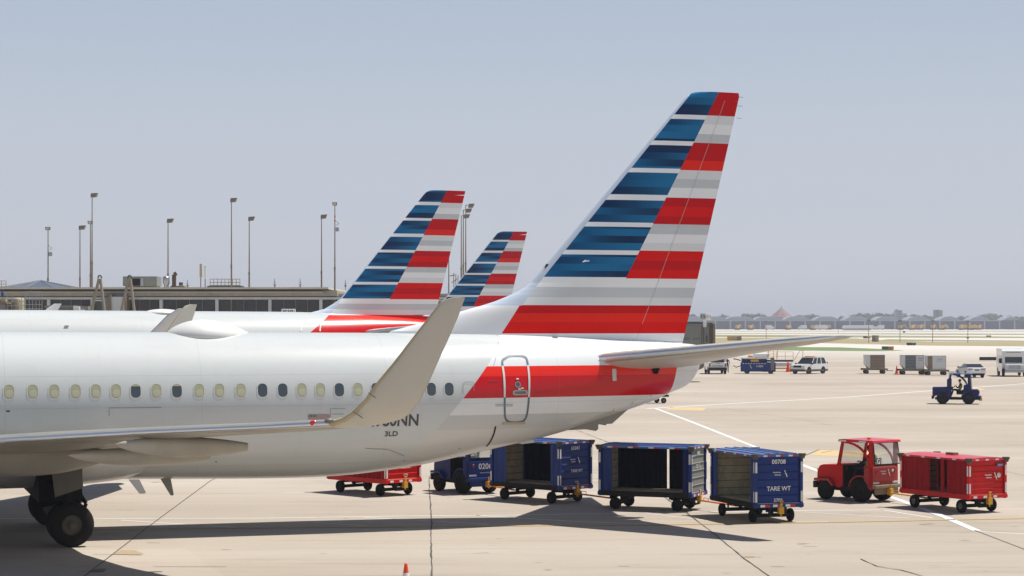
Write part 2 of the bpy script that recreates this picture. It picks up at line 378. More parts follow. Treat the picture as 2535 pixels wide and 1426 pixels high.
def section(a0, a1, b, z, phi, th, u0=0.0, u1=1.0, n=16, twist=0.0):
    """closed loop of an aerofoil in aircraft axes; b = metres to port (stored as -y), phi = slope of the span path"""
    c = a1 - a0; nb, nz = -math.sin(phi), math.cos(phi); up = []; lo = []
    us = [u0 + (u1 - u0) * (i / n) ** (1.8 if u0 == 0 else 1.0) for i in range(n + 1)]
    for u in us:
        h = th * naca(u) + 0.004; tw = -twist * (u - 0.25) * c
        a = a0 + u * c
        up.append((a, -(b + nb * h), z + nz * h + tw)); lo.append((a, -(b - nb * h), z - nz * h + tw))
    return up + lo[::-1]
class Fuse:
    def __init__(s, crown, belly, hwtab, power=1.0):
        s.cr = smooth_tab(crown); s.be = smooth_tab(belly); s.hw = smooth_tab(hwtab)
        s.a0 = 0.0; s.a1 = crown[-1][0]
    def at(s, a):
        t = interp(s.cr, a); b = interp(s.be, a); return (t + b) / 2, max((t - b) / 2, 0.03), max(interp(s.hw, a), 0.03)
    def pt(s, a, th, off=0.0):
        zc, hz, hw = s.at(a)
        return (a, -(hw + off) * math.sin(th), zc + (hz + off) * math.cos(th))   # th from crown towards port
    def side(s, a, z, off=0.006):
        zc, hz, hw = s.at(a); q = max(-0.999, min(0.999, (z - zc) / hz)); th = math.acos(q)
        return s.pt(a, th, off)
    def mesh(s, n=56, step=0.35):
        m = MB(); st = []
        a = 0.0
        while a < s.a1: st.append(a); a += (0.12 if a < 2.5 or a > s.a1 - 2.0 else step)
        st.append(s.a1)
        m.rings([[s.pt(a, -2 * math.pi * i / n) for i in range(n)] for a in st], 0, True, True); return m
    def unproj(s, pose, px, py):
        b = 1.7
        for _ in range(12):
            a, z = pose.un(px, py, b); zc, hz, hw = s.at(a); q = max(-0.99, min(0.99, (z - zc) / hz)); b = hw * math.sqrt(1 - q*q)
        return a, z

BLUE_ROWS = [(286.4,228),(352,297.7),(419.5,363.5),(486.7,430.8),(553.5,498),(620.8,565.3),(689.5,632.6)]
G1, G2, G3, WH = (0.74,0.76,0.77), (0.58,0.61,0.63), (0.37,0.395,0.41), (0.86,0.88,0.88)
RD1, RD2, RD3 = lin(200,2,14), lin(226,8,6), lin(236,36,18)
RIGHT_ROWS = [ # lower edge, colour  (from the top down)
 (289,RD1),(310,G1),(333.5,WH),(354.5,G2),(373,RD1),(398,RD1),(422.5,RD3),(445,G1),(467.6,G2),(489.5,WH),
 (512,RD1),(536,RD2),(557,RD1),(580.5,G2),(601.6,WH),(623,G1),(646,RD2),(669,RD1),(691,RD2),
 (712,WH),(736.7,G2),(757,G1),(778,RD1),(800,RD3),(828,RD2),(900,WH)]
def livery(name, pose, yfun, diag, le, lowd, fus=None):
    """fin and tail paint: horizontal bars by height, split by slanted lines; fus adds the cheat band of the body"""
    t = NT(name); p = t.xyz('Object'); a, z = p[0], p[2]
    T = lambda px, y: pose.un(px, y, 0.0)
    pxm = diag[0][0]
    Z = lambda y: T(interp([(228, diag[0][0]), (691, diag[1][0])], y), yfun(y))[1]
    ztop = Z(200); zbot = Z(900)
    nz = lambda y: (Z(y) - zbot) / (ztop - zbot)
    f = t.m('DIVIDE', t.m('SUBTRACT', z, zbot), ztop - zbot, clamp=True)
    rows = sorted([(nz(yb), c) for yb, c in RIGHT_ROWS], key=lambda r: r[0])
    rows[0] = (0.0, rows[0][1])
    right = t.ramp(f, rows, 'CONSTANT')
    lst = [(0.0, (0,0,0))]
    for yb, yt in BLUE_ROWS[::-1]: lst += [(nz(yb), (1,1,1)), (nz(yt), (0,0,0))]
    lst[-1] = (nz(190) if nz(190) < 1 else 0.999, (1,1,1))
    isb = t.ramp(f, lst, 'CONSTANT')
    # blue: thin sub bars, each brushed from navy to azure along its length
    sub = t.m('FLOOR', t.m('DIVIDE', z, 0.205))
    wn = t.n('ShaderNodeTexWhiteNoise', noise_dimensions='1D'); t.lk(sub, wn.inputs['W'])
    wn2 = t.n('ShaderNodeTexWhiteNoise', noise_dimensions='1D'); t.lk(t.m('ADD', sub, 31.7), wn2.inputs['W'])
    g = t.m('ADD', t.m('MULTIPLY', t.m('SINE', t.m('ADD', t.m('MULTIPLY', a, t.m('ADD', t.m('MULTIPLY', wn2.outputs[0], 0.9), 0.5)), t.m('MULTIPLY', wn.outputs[0], 6.28))), 0.5), 0.5)
    blue = t.ramp(g, [(0.0, lin(8,44,84)), (0.4, lin(12,74,118)), (1.0, lin(20,112,162))])
    left = t.mix(isb, (0.86,0.88,0.90,1), blue)
    def side_of(p0, p1, sgn=1):
        (a0, z0), (a1, z1) = p0, p1     # >0 aft of the line
        k = (a1 - a0) / (z1 - z0)
        d = t.m('SUBTRACT', a, t.m('ADD', t.m('MULTIPLY', t.m('SUBTRACT', z, z0), k), a0))
        return t.m('GREATER_THAN', d, 0.0)
    D = side_of(T(*diag[0]), T(*diag[1])); c = t.mix(D, left, right)
    # below the lowest blue bar the bars run full width
    below = t.m('LESS_THAN', z, Z(690.2)); c = t.mix(below, c, right)
    lowred = t.m('LESS_THAN', z, Z(757)); dl = side_of(T(*lowd[0]), T(*lowd[1]))
    pearl = (0.76,0.78,0.80,1)
    c = t.mix(t.m('MULTIPLY', lowred, t.m('SUBTRACT', 1.0, dl)), c, pearl)
    L = side_of(T(*le[0]), T(*le[1]))
    c = t.mix(t.m('MULTIPLY', t.m('SUBTRACT', 1.0, L), t.m('GREATER_THAN', z, Z(757))), c, (*lin(196,208,224), 1))
    dirt = t.noise(t.scaled(t.co, (0.8, 1, 0.25)), 1.6, 6, 0.7)
    c = t.mix(t.m('MULTIPLY', t.m('SUBTRACT', dirt, 0.5), 0.5, clamp=True), c, t.mix(1.0, c, (0.72,0.73,0.75,1), 'MULTIPLY'))
    t.lk(c, t.b.inputs['Base Color']); t.b.inputs['Roughness'].default_value = 0.35
    t.b.inputs['Specular IOR Level'].default_value = 0.14; t.b.inputs['Coat Weight'].default_value = 0.03; t.b.inputs['Coat Roughness'].default_value = 0.08
    return t.mat
def body_paint(name, dline, zred, zsub, zg, rline, pearl=(0.585,0.61,0.605), redtop=False, seams=()):
    t = NT(name); p = t.xyz('Object'); a, z = p[0], p[2]
    (a0, z0), (a1, z1) = dline; k = (a1 - a0) / (z1 - z0)
    D = t.m('GREATER_THAN', a, t.m('ADD', t.m('MULTIPLY', t.m('SUBTRACT', z, z0), k), a0))
    (a0, z0), (a1, z1) = rline; k2 = (a1 - a0) / (z1 - z0)
    E = t.m('LESS_THAN', a, t.m('ADD', t.m('MULTIPLY', t.m('SUBTRACT', z, z0), k2), a0))
    lo, hi = 0.0, 8.0; q = t.m('DIVIDE', z, hi)
    zr0, zr1 = zred
    bars = t.ramp(q, [(0.0, (0.62,0.615,0.59)), (zg[1]/hi, (0.55,0.555,0.55)), (zg[0]/hi, (0.76,0.77,0.77)), (zr0/hi, (0.76,0.77,0.77)), (zr1/hi, (0.74,0.77,0.78))], 'CONSTANT')
    red = t.mix(t.m('GREATER_THAN', z, zsub), (*lin(200,0,8), 1), (*lin(232,40,20), 1))
    isr = t.m('MULTIPLY', t.m('GREATER_THAN', z, zr0), t.m('LESS_THAN', z, zr1))
    tail = t.mix(t.m('MULTIPLY', isr, E), bars, red)
    c = t.mix(D, (*pearl, 1), tail)
    n = t.noise(t.scaled(t.co, (0.25, 1, 0.8)), 1.4, 6, 0.7)
    c = t.mix(t.m('MULTIPLY', t.m('SUBTRACT', n, 0.46), 1.0, clamp=True), c, t.mix(1.0, c, (0.78,0.77,0.75,1), 'MULTIPLY'))
    vs = t.noise(t.scaled(t.co, (5, 1, 0.35)), 1.0, 5, 0.75); c = t.mix(t.m('MULTIPLY', t.m('SUBTRACT', vs, 0.57), 2.0, clamp=True), c, t.mix(1.0, c, (0.86,0.85,0.82,1), 'MULTIPLY'))
    # belly grime running aft; warm low tone also paints ground bounce into the colour
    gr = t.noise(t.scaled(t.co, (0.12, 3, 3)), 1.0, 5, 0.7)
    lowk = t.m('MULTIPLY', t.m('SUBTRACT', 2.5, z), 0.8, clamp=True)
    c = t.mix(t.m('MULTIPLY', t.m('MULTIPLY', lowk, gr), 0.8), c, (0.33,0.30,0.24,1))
    # panel seams
    line = None
    for zz in seams:
        s_ = t.m('LESS_THAN', t.m('ABSOLUTE', t.m('SUBTRACT', z, zz)), 0.006); line = s_ if line is None else t.m('MAXIMUM', line, s_)
    fr = t.m('LESS_THAN', t.m('ABSOLUTE', t.m('SUBTRACT', t.m('FRACT', t.m('DIVIDE', a, 5.08)), 0.5)), 0.0011)
    line = fr if line is None else t.m('MAXIMUM', line, fr)
    c = t.mix(t.m('MULTIPLY', line, 0.24), c, (0.16,0.16,0.16,1))
    t.lk(c, t.b.inputs['Base Color']); t.b.inputs['Roughness'].default_value = 0.26; t.b.inputs['Metallic'].default_value = 0.0
    t.b.inputs['Coat Weight'].default_value = 0.25; t.b.inputs['Coat Roughness'].default_value = 0.07; t.b.inputs['Specular IOR Level'].default_value = 0.35
    wv = t.noise(t.scaled(t.co, (1.4, 2, 2)), 1.0, 2, 0.5); t.bump(wv, 0.05, 0.02)
    return t.mat
M['pearl'] = paint('pearl', (0.58,0.585,0.58), 0.3, dirt=0.35, dscale=1.2, coat=0.5)
M['wing_gray'] = paint('wing_gray', (0.255,0.238,0.198), 0.42, dirt=0.5, dscale=1.0, coat=0.08)
M['winglet'] = paint('winglet', (0.49,0.468,0.41), 0.4, dirt=0.3, dscale=0.8, coat=0.08)
M['le_metal'] = paint('le_metal', (0.70,0.72,0.75), 0.32, metal=0.85, dirt=0.15)
M['under_gray'] = paint('under_gray', (0.15,0.14,0.12), 0.5, dirt=0.5, dscale=1.5)
M['shade_pane'] = paint('shade_pane', lin(170,170,140), 0.25, dirt=0.15, dscale=9, coat=0.6)
M['fairing_cream'] = paint('fairing_cream', (0.42,0.395,0.33), 0.42, dirt=0.4, dscale=1.5, coat=0.08)
M['seam_gray'] = paint('seam_gray', lin(142,146,146), 0.5, dirt=0.3)
M['painted_pane_light'] = paint('painted_pane_light', lin(188,186,158), 0.3, dirt=0.1, dscale=9, coat=0.4)
M['dark_pane'] = paint('dark_pane', lin(70,78,84), 0.2, dirt=0.1, coat=0.6)
M['win_frame'] = paint('win_frame', lin(204,205,196), 0.4, dirt=0.1)
M['dark_paint'] = paint('dark_paint', lin(66,70,70), 0.45, dirt=0.2)
M['door_line'] = paint('door_line', lin(92,108,120), 0.4, dirt=0.2)
M['nav_red'] = paint('nav_red', lin(200,10,24), 0.15, dirt=0.0, coat=1.0)
M['teal'] = paint('teal', lin(20,120,165), 0.35, dirt=0.1)
M['flag_blue'] = paint('flag_blue', lin(50,52,66), 0.5, dirt=0.1)
M['flag_red'] = paint('flag_red', lin(140,70,62), 0.5, dirt=0.1)

P1 = Pose(23.16, -8.48, 57.5, 17.4)
def tabc(pose, pts, idx=1): return [pose.un(x, y) for x, y in pts]
crown = [(0.0,2.9),(0.35,3.45),(1.4,4.15),(2.6,4.75),(4.2,5.25),(6.5,5.45)] + tabc(P1, [(-200,822.5),(0,822),(600,823),(1180,825.5),(1317,829),(1440,835),(1574,842),(1682,849.5),(1715,852.5),(1730,857),(1738,868)])
belly = [(0.0,2.8),(0.35,2.35),(1.4,1.85),(2.6,1.6),(4.2,1.45),(6.5,1.42)] + tabc(P1, [(-200,1188),(200,1186),(480,1185),(640,1184),(780,1180.6),(882,1173),(1036,1151),(1180,1119.5),(1314,1089),(1402,1065),(1548,1016),(1622,990),(1655,973),(1700,953),(1722,925),(1737,892)])
aend = P1.un(1738, 870)[0]
crown[-1] = (aend, crown[-1][1]); belly[-1] = (aend, belly[-1][1])
hwt = [(0,0.05),(0.35,0.6),(1.4,1.15),(2.6,1.5),(4.2,1.78),(6.5,1.88),(27.0,1.88),(29,1.82),(31,1.66),(33,1.36),(35,0.98),(36.6,0.62),(37.6,0.36),(aend,0.14)]
F1 = Fuse(crown, belly, hwt)

def wing_sections(P, LEs, b_list, zl, th, ch):
    return None
def airliner(name, label, pose, fus, fmat, finmat, spec, group, detail):
    A = thing(name, label, 'airplane', pose.org, pose.al, group)
    fus.mesh().build('fuselage', fmat, A)
    # ---- fin: rows by height
    LE, TE, HG = spec['le'], spec['te'], spec['hinge']       # tables y -> px
    base = spec['fin_rows']; rows = []
    for y in base:
        a0, z0 = pose.un(interp(LE, y), y); a1, _ = pose.un(interp(TE, y), y); ah, _ = pose.un(interp(HG, y), y); rows.append((a0, a1, ah, z0))
    zt, zb = rows[0][3], rows[-1][3]
    fin = MB(); rud = MB(); rf = []; rr = []
    for (a0, a1, ah, z0), y in zip(rows, base):
        th = 0.20 + 0.34 * (zt - z0) / (zt - zb)
        hingeu = (ah - a0) / (a1 - a0)
        full = y < spec['rudtop'] or y > spec['rudbot']
        rf.append(section(a0, a1, 0, z0, math.pi/2, th, 0, 1.0 if full else hingeu - 0.0004, 18))
        if not full: rr.append(section(a0, a1, 0, z0, math.pi/2, th, hingeu + 0.0004, 1.0, 6))
    fin.rings(rf, 0, False, True); fo = fin.build('tail_fin', finmat, A)
    for p in fo.data.polygons: p.use_smooth = False
    rud.rings(rr, 0, False, True); rud.build('rudder', finmat, A)
    # ---- tailplanes
    for sg in (1, -1):
        m = MB(); S = []
        for (b, a0, a1, z, th, tw) in spec['stab']:
            r = section(a0, a1, b, z, R(7), th, twist=tw)
            S.append([(x, y * sg, zz) for x, y, zz in r])
        if sg < 0: S = [r[::-1] for r in S]
        m.rings(S, 0, True, True)
        t_ = m.build('tailplane', M['winglet'], A)
        m = MB(); S = []
        for (b, a0, a1, z, th, tw) in spec['stab']:
            c = a1 - a0; r = section(a0 - 0.012, a1, b, z, R(7), th * 1.03, 0, 0.035, 8, twist=tw); S.append([(x, y * sg, zz) for x, y, zz in r])
        if sg < 0: S = [r[::-1] for r in S]
        m.rings(S, 0, True, True); m.build('leading_edge', M['le_metal'], t_)
    # ---- wings with upswept tips
    fzb = spec['fairing'][2] - 0.22
    for sg in (1, -1):
        S = []; Sl = []
        for (b, a0, a1, z, phi, th, tw) in spec['wing']:
            if sg < 0: z += spec.get('bank', 0) * b; a0 += spec.get('yaw', 0) * b; a1 += spec.get('yaw', 0) * b
            r = section(a0, a1, b, z, R(phi), th, twist=tw); S.append([(x, y * sg, zz) for x, y, zz in r])
            r = section(a0 - 0.012, a1, b, z, R(phi), th * 1.03, 0, 0.022 if b < 16.5 else 0.06, 8, twist=tw); Sl.append([(x, y * sg, zz) for x, y, zz in r])
        if sg < 0: S = [r[::-1] for r in S]; Sl = [r[::-1] for r in Sl]
        k = spec['wl0']
        m = MB(); m.rings(S[:k+1], 0, True, True); wo = m.build('wing', M['wing_gray'], A)
        m = MB(); m.rings(S[k:], 0, True, True); wl = m.build('winglet', spec['wlmat'], A)
        m = MB(); m.rings(Sl[:k+1], 0, True, True); m.build('leading_edge', M['le_metal'], wo)
        m = MB(); m.rings(Sl[k:], 0, True, True); m.build('leading_edge', spec['wllemat'], wl)
        for (b, a0, a1, zt_, dep, wd) in spec['canoes']:
            m = MB(); rg = []
            for i in range(19):
                u = i / 18; q = math.sin(math.pi * min(1, u * 1.0)) ** 0.6 if u < 0.5 else (1 - 0.62 * ((u - 0.5) / 0.5) ** 2.0)
                q = max(q, 0.02); a = a0 + (a1 - a0) * u; zc = zt_ - 0.06 - 0.08 * u * u
                rg.append([(a, -sg * (b + wd * q * math.cos(t)), zc + (dep * q * math.sin(t) if math.sin(t) < 0 else 0.16 * q * math.sin(t))) for t in [sg * 2 * math.pi * j / 14 for j in range(14)]])
            m.rings(rg, 0, True, True); m.build('flap_fairing', M['fairing_cream'] if dep < 0.5 else M['wing_gray'], A)
        # engine
        eb, ea, ez = spec['eng']; m = MB()
        m.lathe([(0.80,0.0),(0.96,0.12),(1.06,0.7),(1.08,1.6),(0.98,2.6),(0.78,3.5),(0.76,3.5),(0.70,3.2),(0.5,2.6)], (ea, -sg*eb, ez), (1,0,0), 32, 0)
        eo = m.build('engine', spec['engmat'], A)
        m = MB(); m.lathe([(0.0,-0.1),(0.2,0.25),(0.24,0.4),(0.78,0.42),(0.80,0.02),(0.79,0.0)], (ea, -sg*eb, ez), (1,0,0), 32, 0); m.build('fan', M['black'], eo)
        m = MB(); m.lathe([(0.50,2.9),(0.50,3.6),(0.38,4.3),(0.36,4.3),(0.22,4.2),(0.05,5.0)], (ea, -sg*eb, ez), (1,0,0), 24, 0); m.build('exhaust_cone', M['rust_steel'], eo)
        zt2 = interp([(r_[0], r_[3]) for r_ in spec['wing']], eb)
        m = MB(); m.prism([(ea+0.9,-sg*eb-0.16,ez+0.8),(ea+4.6,-sg*eb-0.16,zt2-0.25),(ea+4.6,-sg*eb-0.16,zt2+0.1),(ea+1.9,-sg*eb-0.16,zt2+0.15)], (0,0.32,0), 0); m.build('pylon', M['wing_gray'], A)
        # main gear
        ga, gb, gr = spec['gear']
        m = MB(); m.cyl((ga, -sg*gb, gr), (ga - 0.15, -sg*(gb+0.1), 2.5), 0.13, 0.16, 14); m.cyl((ga, -sg*(gb-0.48), gr), (ga, -sg*(gb+0.48), gr), 0.09)
        m.cyl((ga, -sg*gb, 1.3), (ga - 0.2, -sg*(gb-1.6), 2.0), 0.06); m.cyl((ga+0.25, -sg*gb, 0.75), (ga+0.2, -sg*gb, 1.5), 0.04)
        m.box(ga-0.35, ga+0.3, min(-sg*(gb-0.35),-sg*(gb+0.15)), max(-sg*(gb-0.35),-sg*(gb+0.15)), 1.15, 2.2)
        m.bar([(ga+0.3,-sg*(gb-0.1),0.7),(ga+0.42,-sg*(gb-0.1),1.05),(ga+0.2,-sg*(gb-0.1),1.4)],0.05); m.bar([(ga-0.25,-sg*gb,0.9),(ga-0.5,-sg*(gb-0.4),1.6),(ga-0.4,-sg*(gb-0.8),2.1)],0.06)
        g_ = m.build('main_gear_leg', M['black'], A)
        m = MB(); m.hexa([(ga-0.55,-sg*1.25,0.85),(ga+0.45,-sg*1.25,0.95),(ga+0.45,-sg*1.20,0.95),(ga-0.55,-sg*1.20,0.85),(ga-0.6,-sg*1.0,1.6),(ga+0.5,-sg*1.0,1.6),(ga+0.5,-sg*0.95,1.6),(ga-0.6,-sg*0.95,1.6)]); m.build('added_shade_plate', M['black'], A)  # added black plate, fills the dark mass between the gear legs
        for q in (-0.43, 0.43):
            m = MB(); m.lathe([(0.26,-0.2),(0.36,-0.2),(0.5,-0.19),(gr-0.02,-0.12),(gr,-0.05),(gr,0.05),(gr-0.02,0.12),(0.5,0.19),(0.36,0.2),(0.26,0.2),(0.26,-0.2)], (ga, -sg*(gb+q), gr), (0,1,0), 36, 0); wo2 = m.build('wheel', M['rubber'], A)
            m = MB(); m.lathe([(0.0,-0.17),(0.09,-0.17),(0.10,-0.13),(0.2,-0.12),(0.26,-0.16),(0.26,0.16),(0.2,0.12),(0.10,0.13),(0.09,0.17),(0.0,0.17)], (ga, -sg*(gb+q), gr), (0,1,0), 24, 0)
            for j in range(8):
                t = j * math.pi / 4; m.cyl((ga + 0.19*math.cos(t), -sg*(gb+q) - 0.155, gr + 0.19*math.sin(t)), (ga + 0.19*math.cos(t), -sg*(gb+q) + 0.155, gr + 0.19*math.sin(t)), 0.02, n=6)
            m.build('hub', M['bumper'], wo2)
        m = MB(); m.hexa([(ga-0.42,-sg*(gb+0.55),1.28),(ga+0.28,-sg*(gb+0.55),1.5),(ga+0.28,-sg*(gb+0.60),1.5),(ga-0.42,-sg*(gb+0.60),1.28),(ga-0.50,-sg*(gb+0.25),2.1),(ga+0.25,-sg*(gb+0.25),2.25),(ga+0.25,-sg*(gb+0.30),2.25),(ga-0.50,-sg*(gb+0.30),2.1)]); m.build('gear_door', M['under_gray'], A)
    m = MB(); m.box(ga-0.75, ga+0.35, -(gb-0.35), gb-0.35, fzb, 1.8); m.build('added_shade_block', M['black'], A)  # added black block, stands in for the deep shade under the belly
    # belly fairing
    f0, f1, fz, fw = spec['fairing']; m = MB(); rg = []
    for i in range(33):
        u = i / 32; q = (1 - abs(2*u - 1) ** 3.2) ** 0.6; a = f0 + (f1 - f0) * u; q = max(q, 0.02)
        rg.append([(a, fw * q * math.cos(t), (fz + 0.95) + 0.98 * q * math.sin(t) * (1 if math.sin(t) < 0 else 0.55)) for t in [2*math.pi*j/28 for j in range(28)]])
    m.rings(rg, 0, True, True); m.build('belly_fairing', M['pearl'], A)
    # nose gear
    m = MB(); m.cyl((4.0,0,0.35),(3.9,0,1.7),0.09); m.cyl((4.0,-0.25,0.35),(4.0,0.25,0.35),0.05); m.build('nose_gear_leg', M['silver'], A)
    for q in (-0.2, 0.2):
        m = MB(); m.lathe([(0.0,-0.09),(0.3,-0.09),(0.35,-0.04),(0.35,0.04),(0.3,0.09),(0.0,0.09)], (4.0, q, 0.35), (0,1,0), 24); m.build('wheel', M['rubber'], A)
    return A

# ------------- nearest airliner
LE1 = [(227,1738),(228.5,1720),(232,1708),(240,1697),(655,1352),(705,1310),(728,1270),(752,1210),(768,1150),(795,1060),(820,967),(850,940)]
TE1 = [(227,1828),(234,1830),(848,1690),(870,1684)]
HG1 = [(227,1801),(356,1753),(825,1578),(870,1561)]
rows1 = [227.3,228.5,230,233,238,245.8,246.2,262,287,320,354,390,422,456,490,523,557,590,623,656,691,700,712,724,737,747,757,764,772,783,795,806,820,828,847,848,860,868]
def U(px, py, b): return P1.un(px, py, b)
def sec(lepx, ley, tepx, tey, b, phi, th, tw=0.0):
    a0, z0 = P1.un(lepx, ley, b); a1, z1 = P1.un(tepx, tey, b); return (b, a0, a1, (z0 + z1) / 2, phi, th, tw)
wing1 = [(0.0,12.6,20.4,2.15,4,0.95,0.0),(1.9,13.6,20.2,2.30,4.5,0.85,0.0),(5.0,15.75,20.6,2.68,4.5,0.5,0.0),(8.0,17.5,21.4,3.00,4.5,0.34,0.0),(12.0,20.0,22.95,3.33,4.6,0.26,0.0),(15.0,21.85,24.1,3.55,5,0.21,0.0)]
wing1 += [sec(815,1045,958,1050,16.7,9,0.19), sec(845,1036,995,1040,17.05,24,0.16), sec(873,1020,1020,1021,17.28,40,0.14), sec(905,988,1043,988,17.45,58,0.12),
          sec(928,954,1059,954,17.56,70,0.11), sec(974,899,1083,899,17.68,77,0.10), sec(1029,828,1115,828,17.82,78.5,0.085), sec(1065,782,1135,782,17.91,78.5,0.075),
          sec(1085,756,1144,756,17.96,78.5,0.06), sec(1100,744,1149,741,17.98,78.5,0.045), sec(1120,737.5,1151,736,17.99,78.5,0.03)]
aLE = P1.un(1490, 890, 1.05)[0]
st = []
a0, z0 = P1.un(1490, 893, 1.0); a1, _ = P1.un(1745, 893, 1.0); st.append((0.5, a0 - 0.35, a1 + 0.05, z0 - 0.02, 0.50, 0.045)); st.append((1.0, a0, a1, z0 + 0.04, 0.46, 0.045))
at0, zt0 = P1.un(2035, 836, 7.0); at1, _ = P1.un(2103, 834, 7.0)
for u in (0.3, 0.6, 0.85): st.append((1.0 + 6.0*u, a0 + (at0 - a0)*u, a1 + (at1 - a1)*u, z0 + 0.04 + (zt0 - z0 - 0.04)*u, 0.46 - 0.26*u, 0.045*(1-u)))
st.append((7.0, at0, at1, zt0, 0.15, 0.0)); st.append((7.14, at0 + 0.3, at1 + 0.02, zt0 + 0.02, 0.07, 0.0))
canA = (9.2, P1.un(168,1108,9.2)[0], P1.un(520,1122,9.2)[0], P1.un(400,1116,9.2)[1], 0.26, 0.20)
canB = (11.6, P1.un(285,1100,11.6)[0], P1.un(613,1100,11.6)[0], P1.un(450,1090,11.6)[1], 0.30, 0.17)
spec1 = dict(le=LE1, te=TE1, hinge=HG1, fin_rows=rows1, rudtop=246, rudbot=847.5, stab=st, wing=wing1, wl0=6, wlmat=M['winglet'], wllemat=M['door_beige'],
             bank=0.009, yaw=0.021, canoes=[canA, canB, (5.6, P1.un(-160,1120,5.6)[0], P1.un(262,1120,5.6)[0], P1.un(60,1108,5.6)[1], 0.62, 0.32)], eng=(4.83,12.2,1.55), engmat=M['wing_gray'], gear=(19.32,2.86,0.565), fairing=(11.0, P1.un(492,1150,1.5)[0], 1.30, 2.02))
dl = [F1.unproj(P1, 1205, 907), F1.unproj(P1, 1148, 985)]
rl = [F1.unproj(P1, 1676, 908), F1.unproj(P1, 1656, 972)]
zr1 = F1.unproj(P1, 1300, 906)[1]; zr0 = F1.unproj(P1, 1300, 984)[1]
fin1 = livery('fin_livery', P1, lambda y: y, [(1776.5,229.5),(1543,691)], [(1711,229.5),(1338.6,691)], [(1280,757),(1236,824)])
mat1 = body_paint('body_paint', dl, (zr0, zr1), F1.unproj(P1, 1300, 931)[1], (F1.unproj(P1, 1250, 1026)[1], F1.unproj(P1, 1250, 1061)[1]), rl,
                  seams=(F1.unproj(P1, 400, 930)[1], F1.unproj(P1, 400, 1008)[1], F1.unproj(P1, 700, 1150)[1]))
A1 = airliner('airliner', 'nearest airliner, its long white body and striped tail filling the foreground', P1, F1, mat1, fin1, spec1, 'airliners parked at the gates', True)

def on1(px, py, off=0.006): a, z = F1.unproj(P1, px, py); return F1.side(a, z, off)
def rrect(cx, cz, w_, h_, r_, n=6, p=1.0):
    out = []
    for (sx, sz, t0) in ((1,1,0),(-1,1,90),(-1,-1,180),(1,-1,270)):
        for i in range(n + 1):
            t = R(t0 + 90 * i / n); out.append((cx + sx*(w_/2 - r_) + r_*math.cos(t), cz + sz*(h_/2 - r_) + r_*math.sin(t)))
    return out
def fan_surf(mb, loop, cz, cx, off, mi=0):
    n = len(loop); V = [F1.side(cx, cz, off)] + [F1.side(cx + (a-cx)*0.5, cz + (z-cz)*0.5, off) for a, z in loop] + [F1.side(a, z, off) for a, z in loop]
    Fc = [(0, 1+i, 1+(i+1)%n) for i in range(n)] + [(1+i, 1+n+i, 1+n+(i+1)%n, 1+(i+1)%n) for i in range(n)]
    mb.add(V, [f[::-1] for f in Fc], mi, False)
def ring_surf(mb, lo, li, off, mi=0):
    n = len(lo); mb.add([F1.side(a, z, off) for a, z in lo] + [F1.side(a, z, off) for a, z in li], [(i, n+i, n+(i+1)%n, (i+1)%n) for i in range(n)], mi, False)
def line_surf(mb, pts, wd, off=0.008, mi=0, sub=4):
    P = []
    for p, q in zip(pts, pts[1:]):
        for i in range(sub): P.append((p[0] + (q[0]-p[0])*i/sub, p[1] + (q[1]-p[1])*i/sub))
    P.append(pts[-1]); L = []; Q = []
    for i, p in enumerate(P):
        a = P[max(i-1,0)]; b = P[min(i+1,len(P)-1)]; dx, dz = b[0]-a[0], b[1]-a[1]; l = math.hypot(dx, dz) or 1; nx, nz = -dz/l*wd/2, dx/l*wd/2
        L.append(F1.side(p[0]+nx, p[1]+nz, off)); Q.append(F1.side(p[0]-nx, p[1]-nz, off))
    n = len(P); mb.add(L + Q, [(i, i+1, n+i+1, n+i) for i in range(n-1)], mi)
wins = [(22,0),(81,0),(134,0),(187,0),(237,0),(287,0),(336,2),(387,0),(438,2),(493,0),(543,0),(596,0),(650,1),(700,1),(747,0),(793,0),(840,1),(886,0),(931,1),(977,0),(1022,1),(1068,1),(1112,1)]
first_a = None; W_ = []
for x, k in wins:
    y = 970 - (x / 1112.0) * 6.5
    W_.append((*F1.unproj(P1, x, y), k))
a_first = W_[0][0]
for i in range(1, 24): W_.append((a_first - 0.52 * i, W_[0][1], (i * 7) % 3 % 2))
for a, z, k in W_:
    m = MB(); ring_surf(m, rrect(a, z, 0.305, 0.41, 0.14), rrect(a, z, 0.255, 0.355, 0.115), 0.006); fr = m.build('window_frame', M['win_frame'], A1)
    m = MB(); fan_surf(m, rrect(a, z, 0.262, 0.362, 0.118), z, a, 0.002); m.build('pane', M['shade_pane'] if k == 0 else M['dark_pane'], fr)
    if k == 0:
        m = MB(); fan_surf(m, rrect(a + 0.012, z - 0.055, 0.20, 0.20, 0.085), z - 0.055, a + 0.012, 0.004); m.build('blind_or_pane_light', M['painted_pane_light'], fr)  # lighter lower patch: recess shading and reflection painted onto the pane
    if k == 2:
        m = MB(); h_ = 0.05; fan_surf(m, rrect(a, z + 0.145, 0.20, h_, 0.024), z + 0.145, a, 0.005); m.build('blind_or_pane_light', M['shade_pane'], fr)
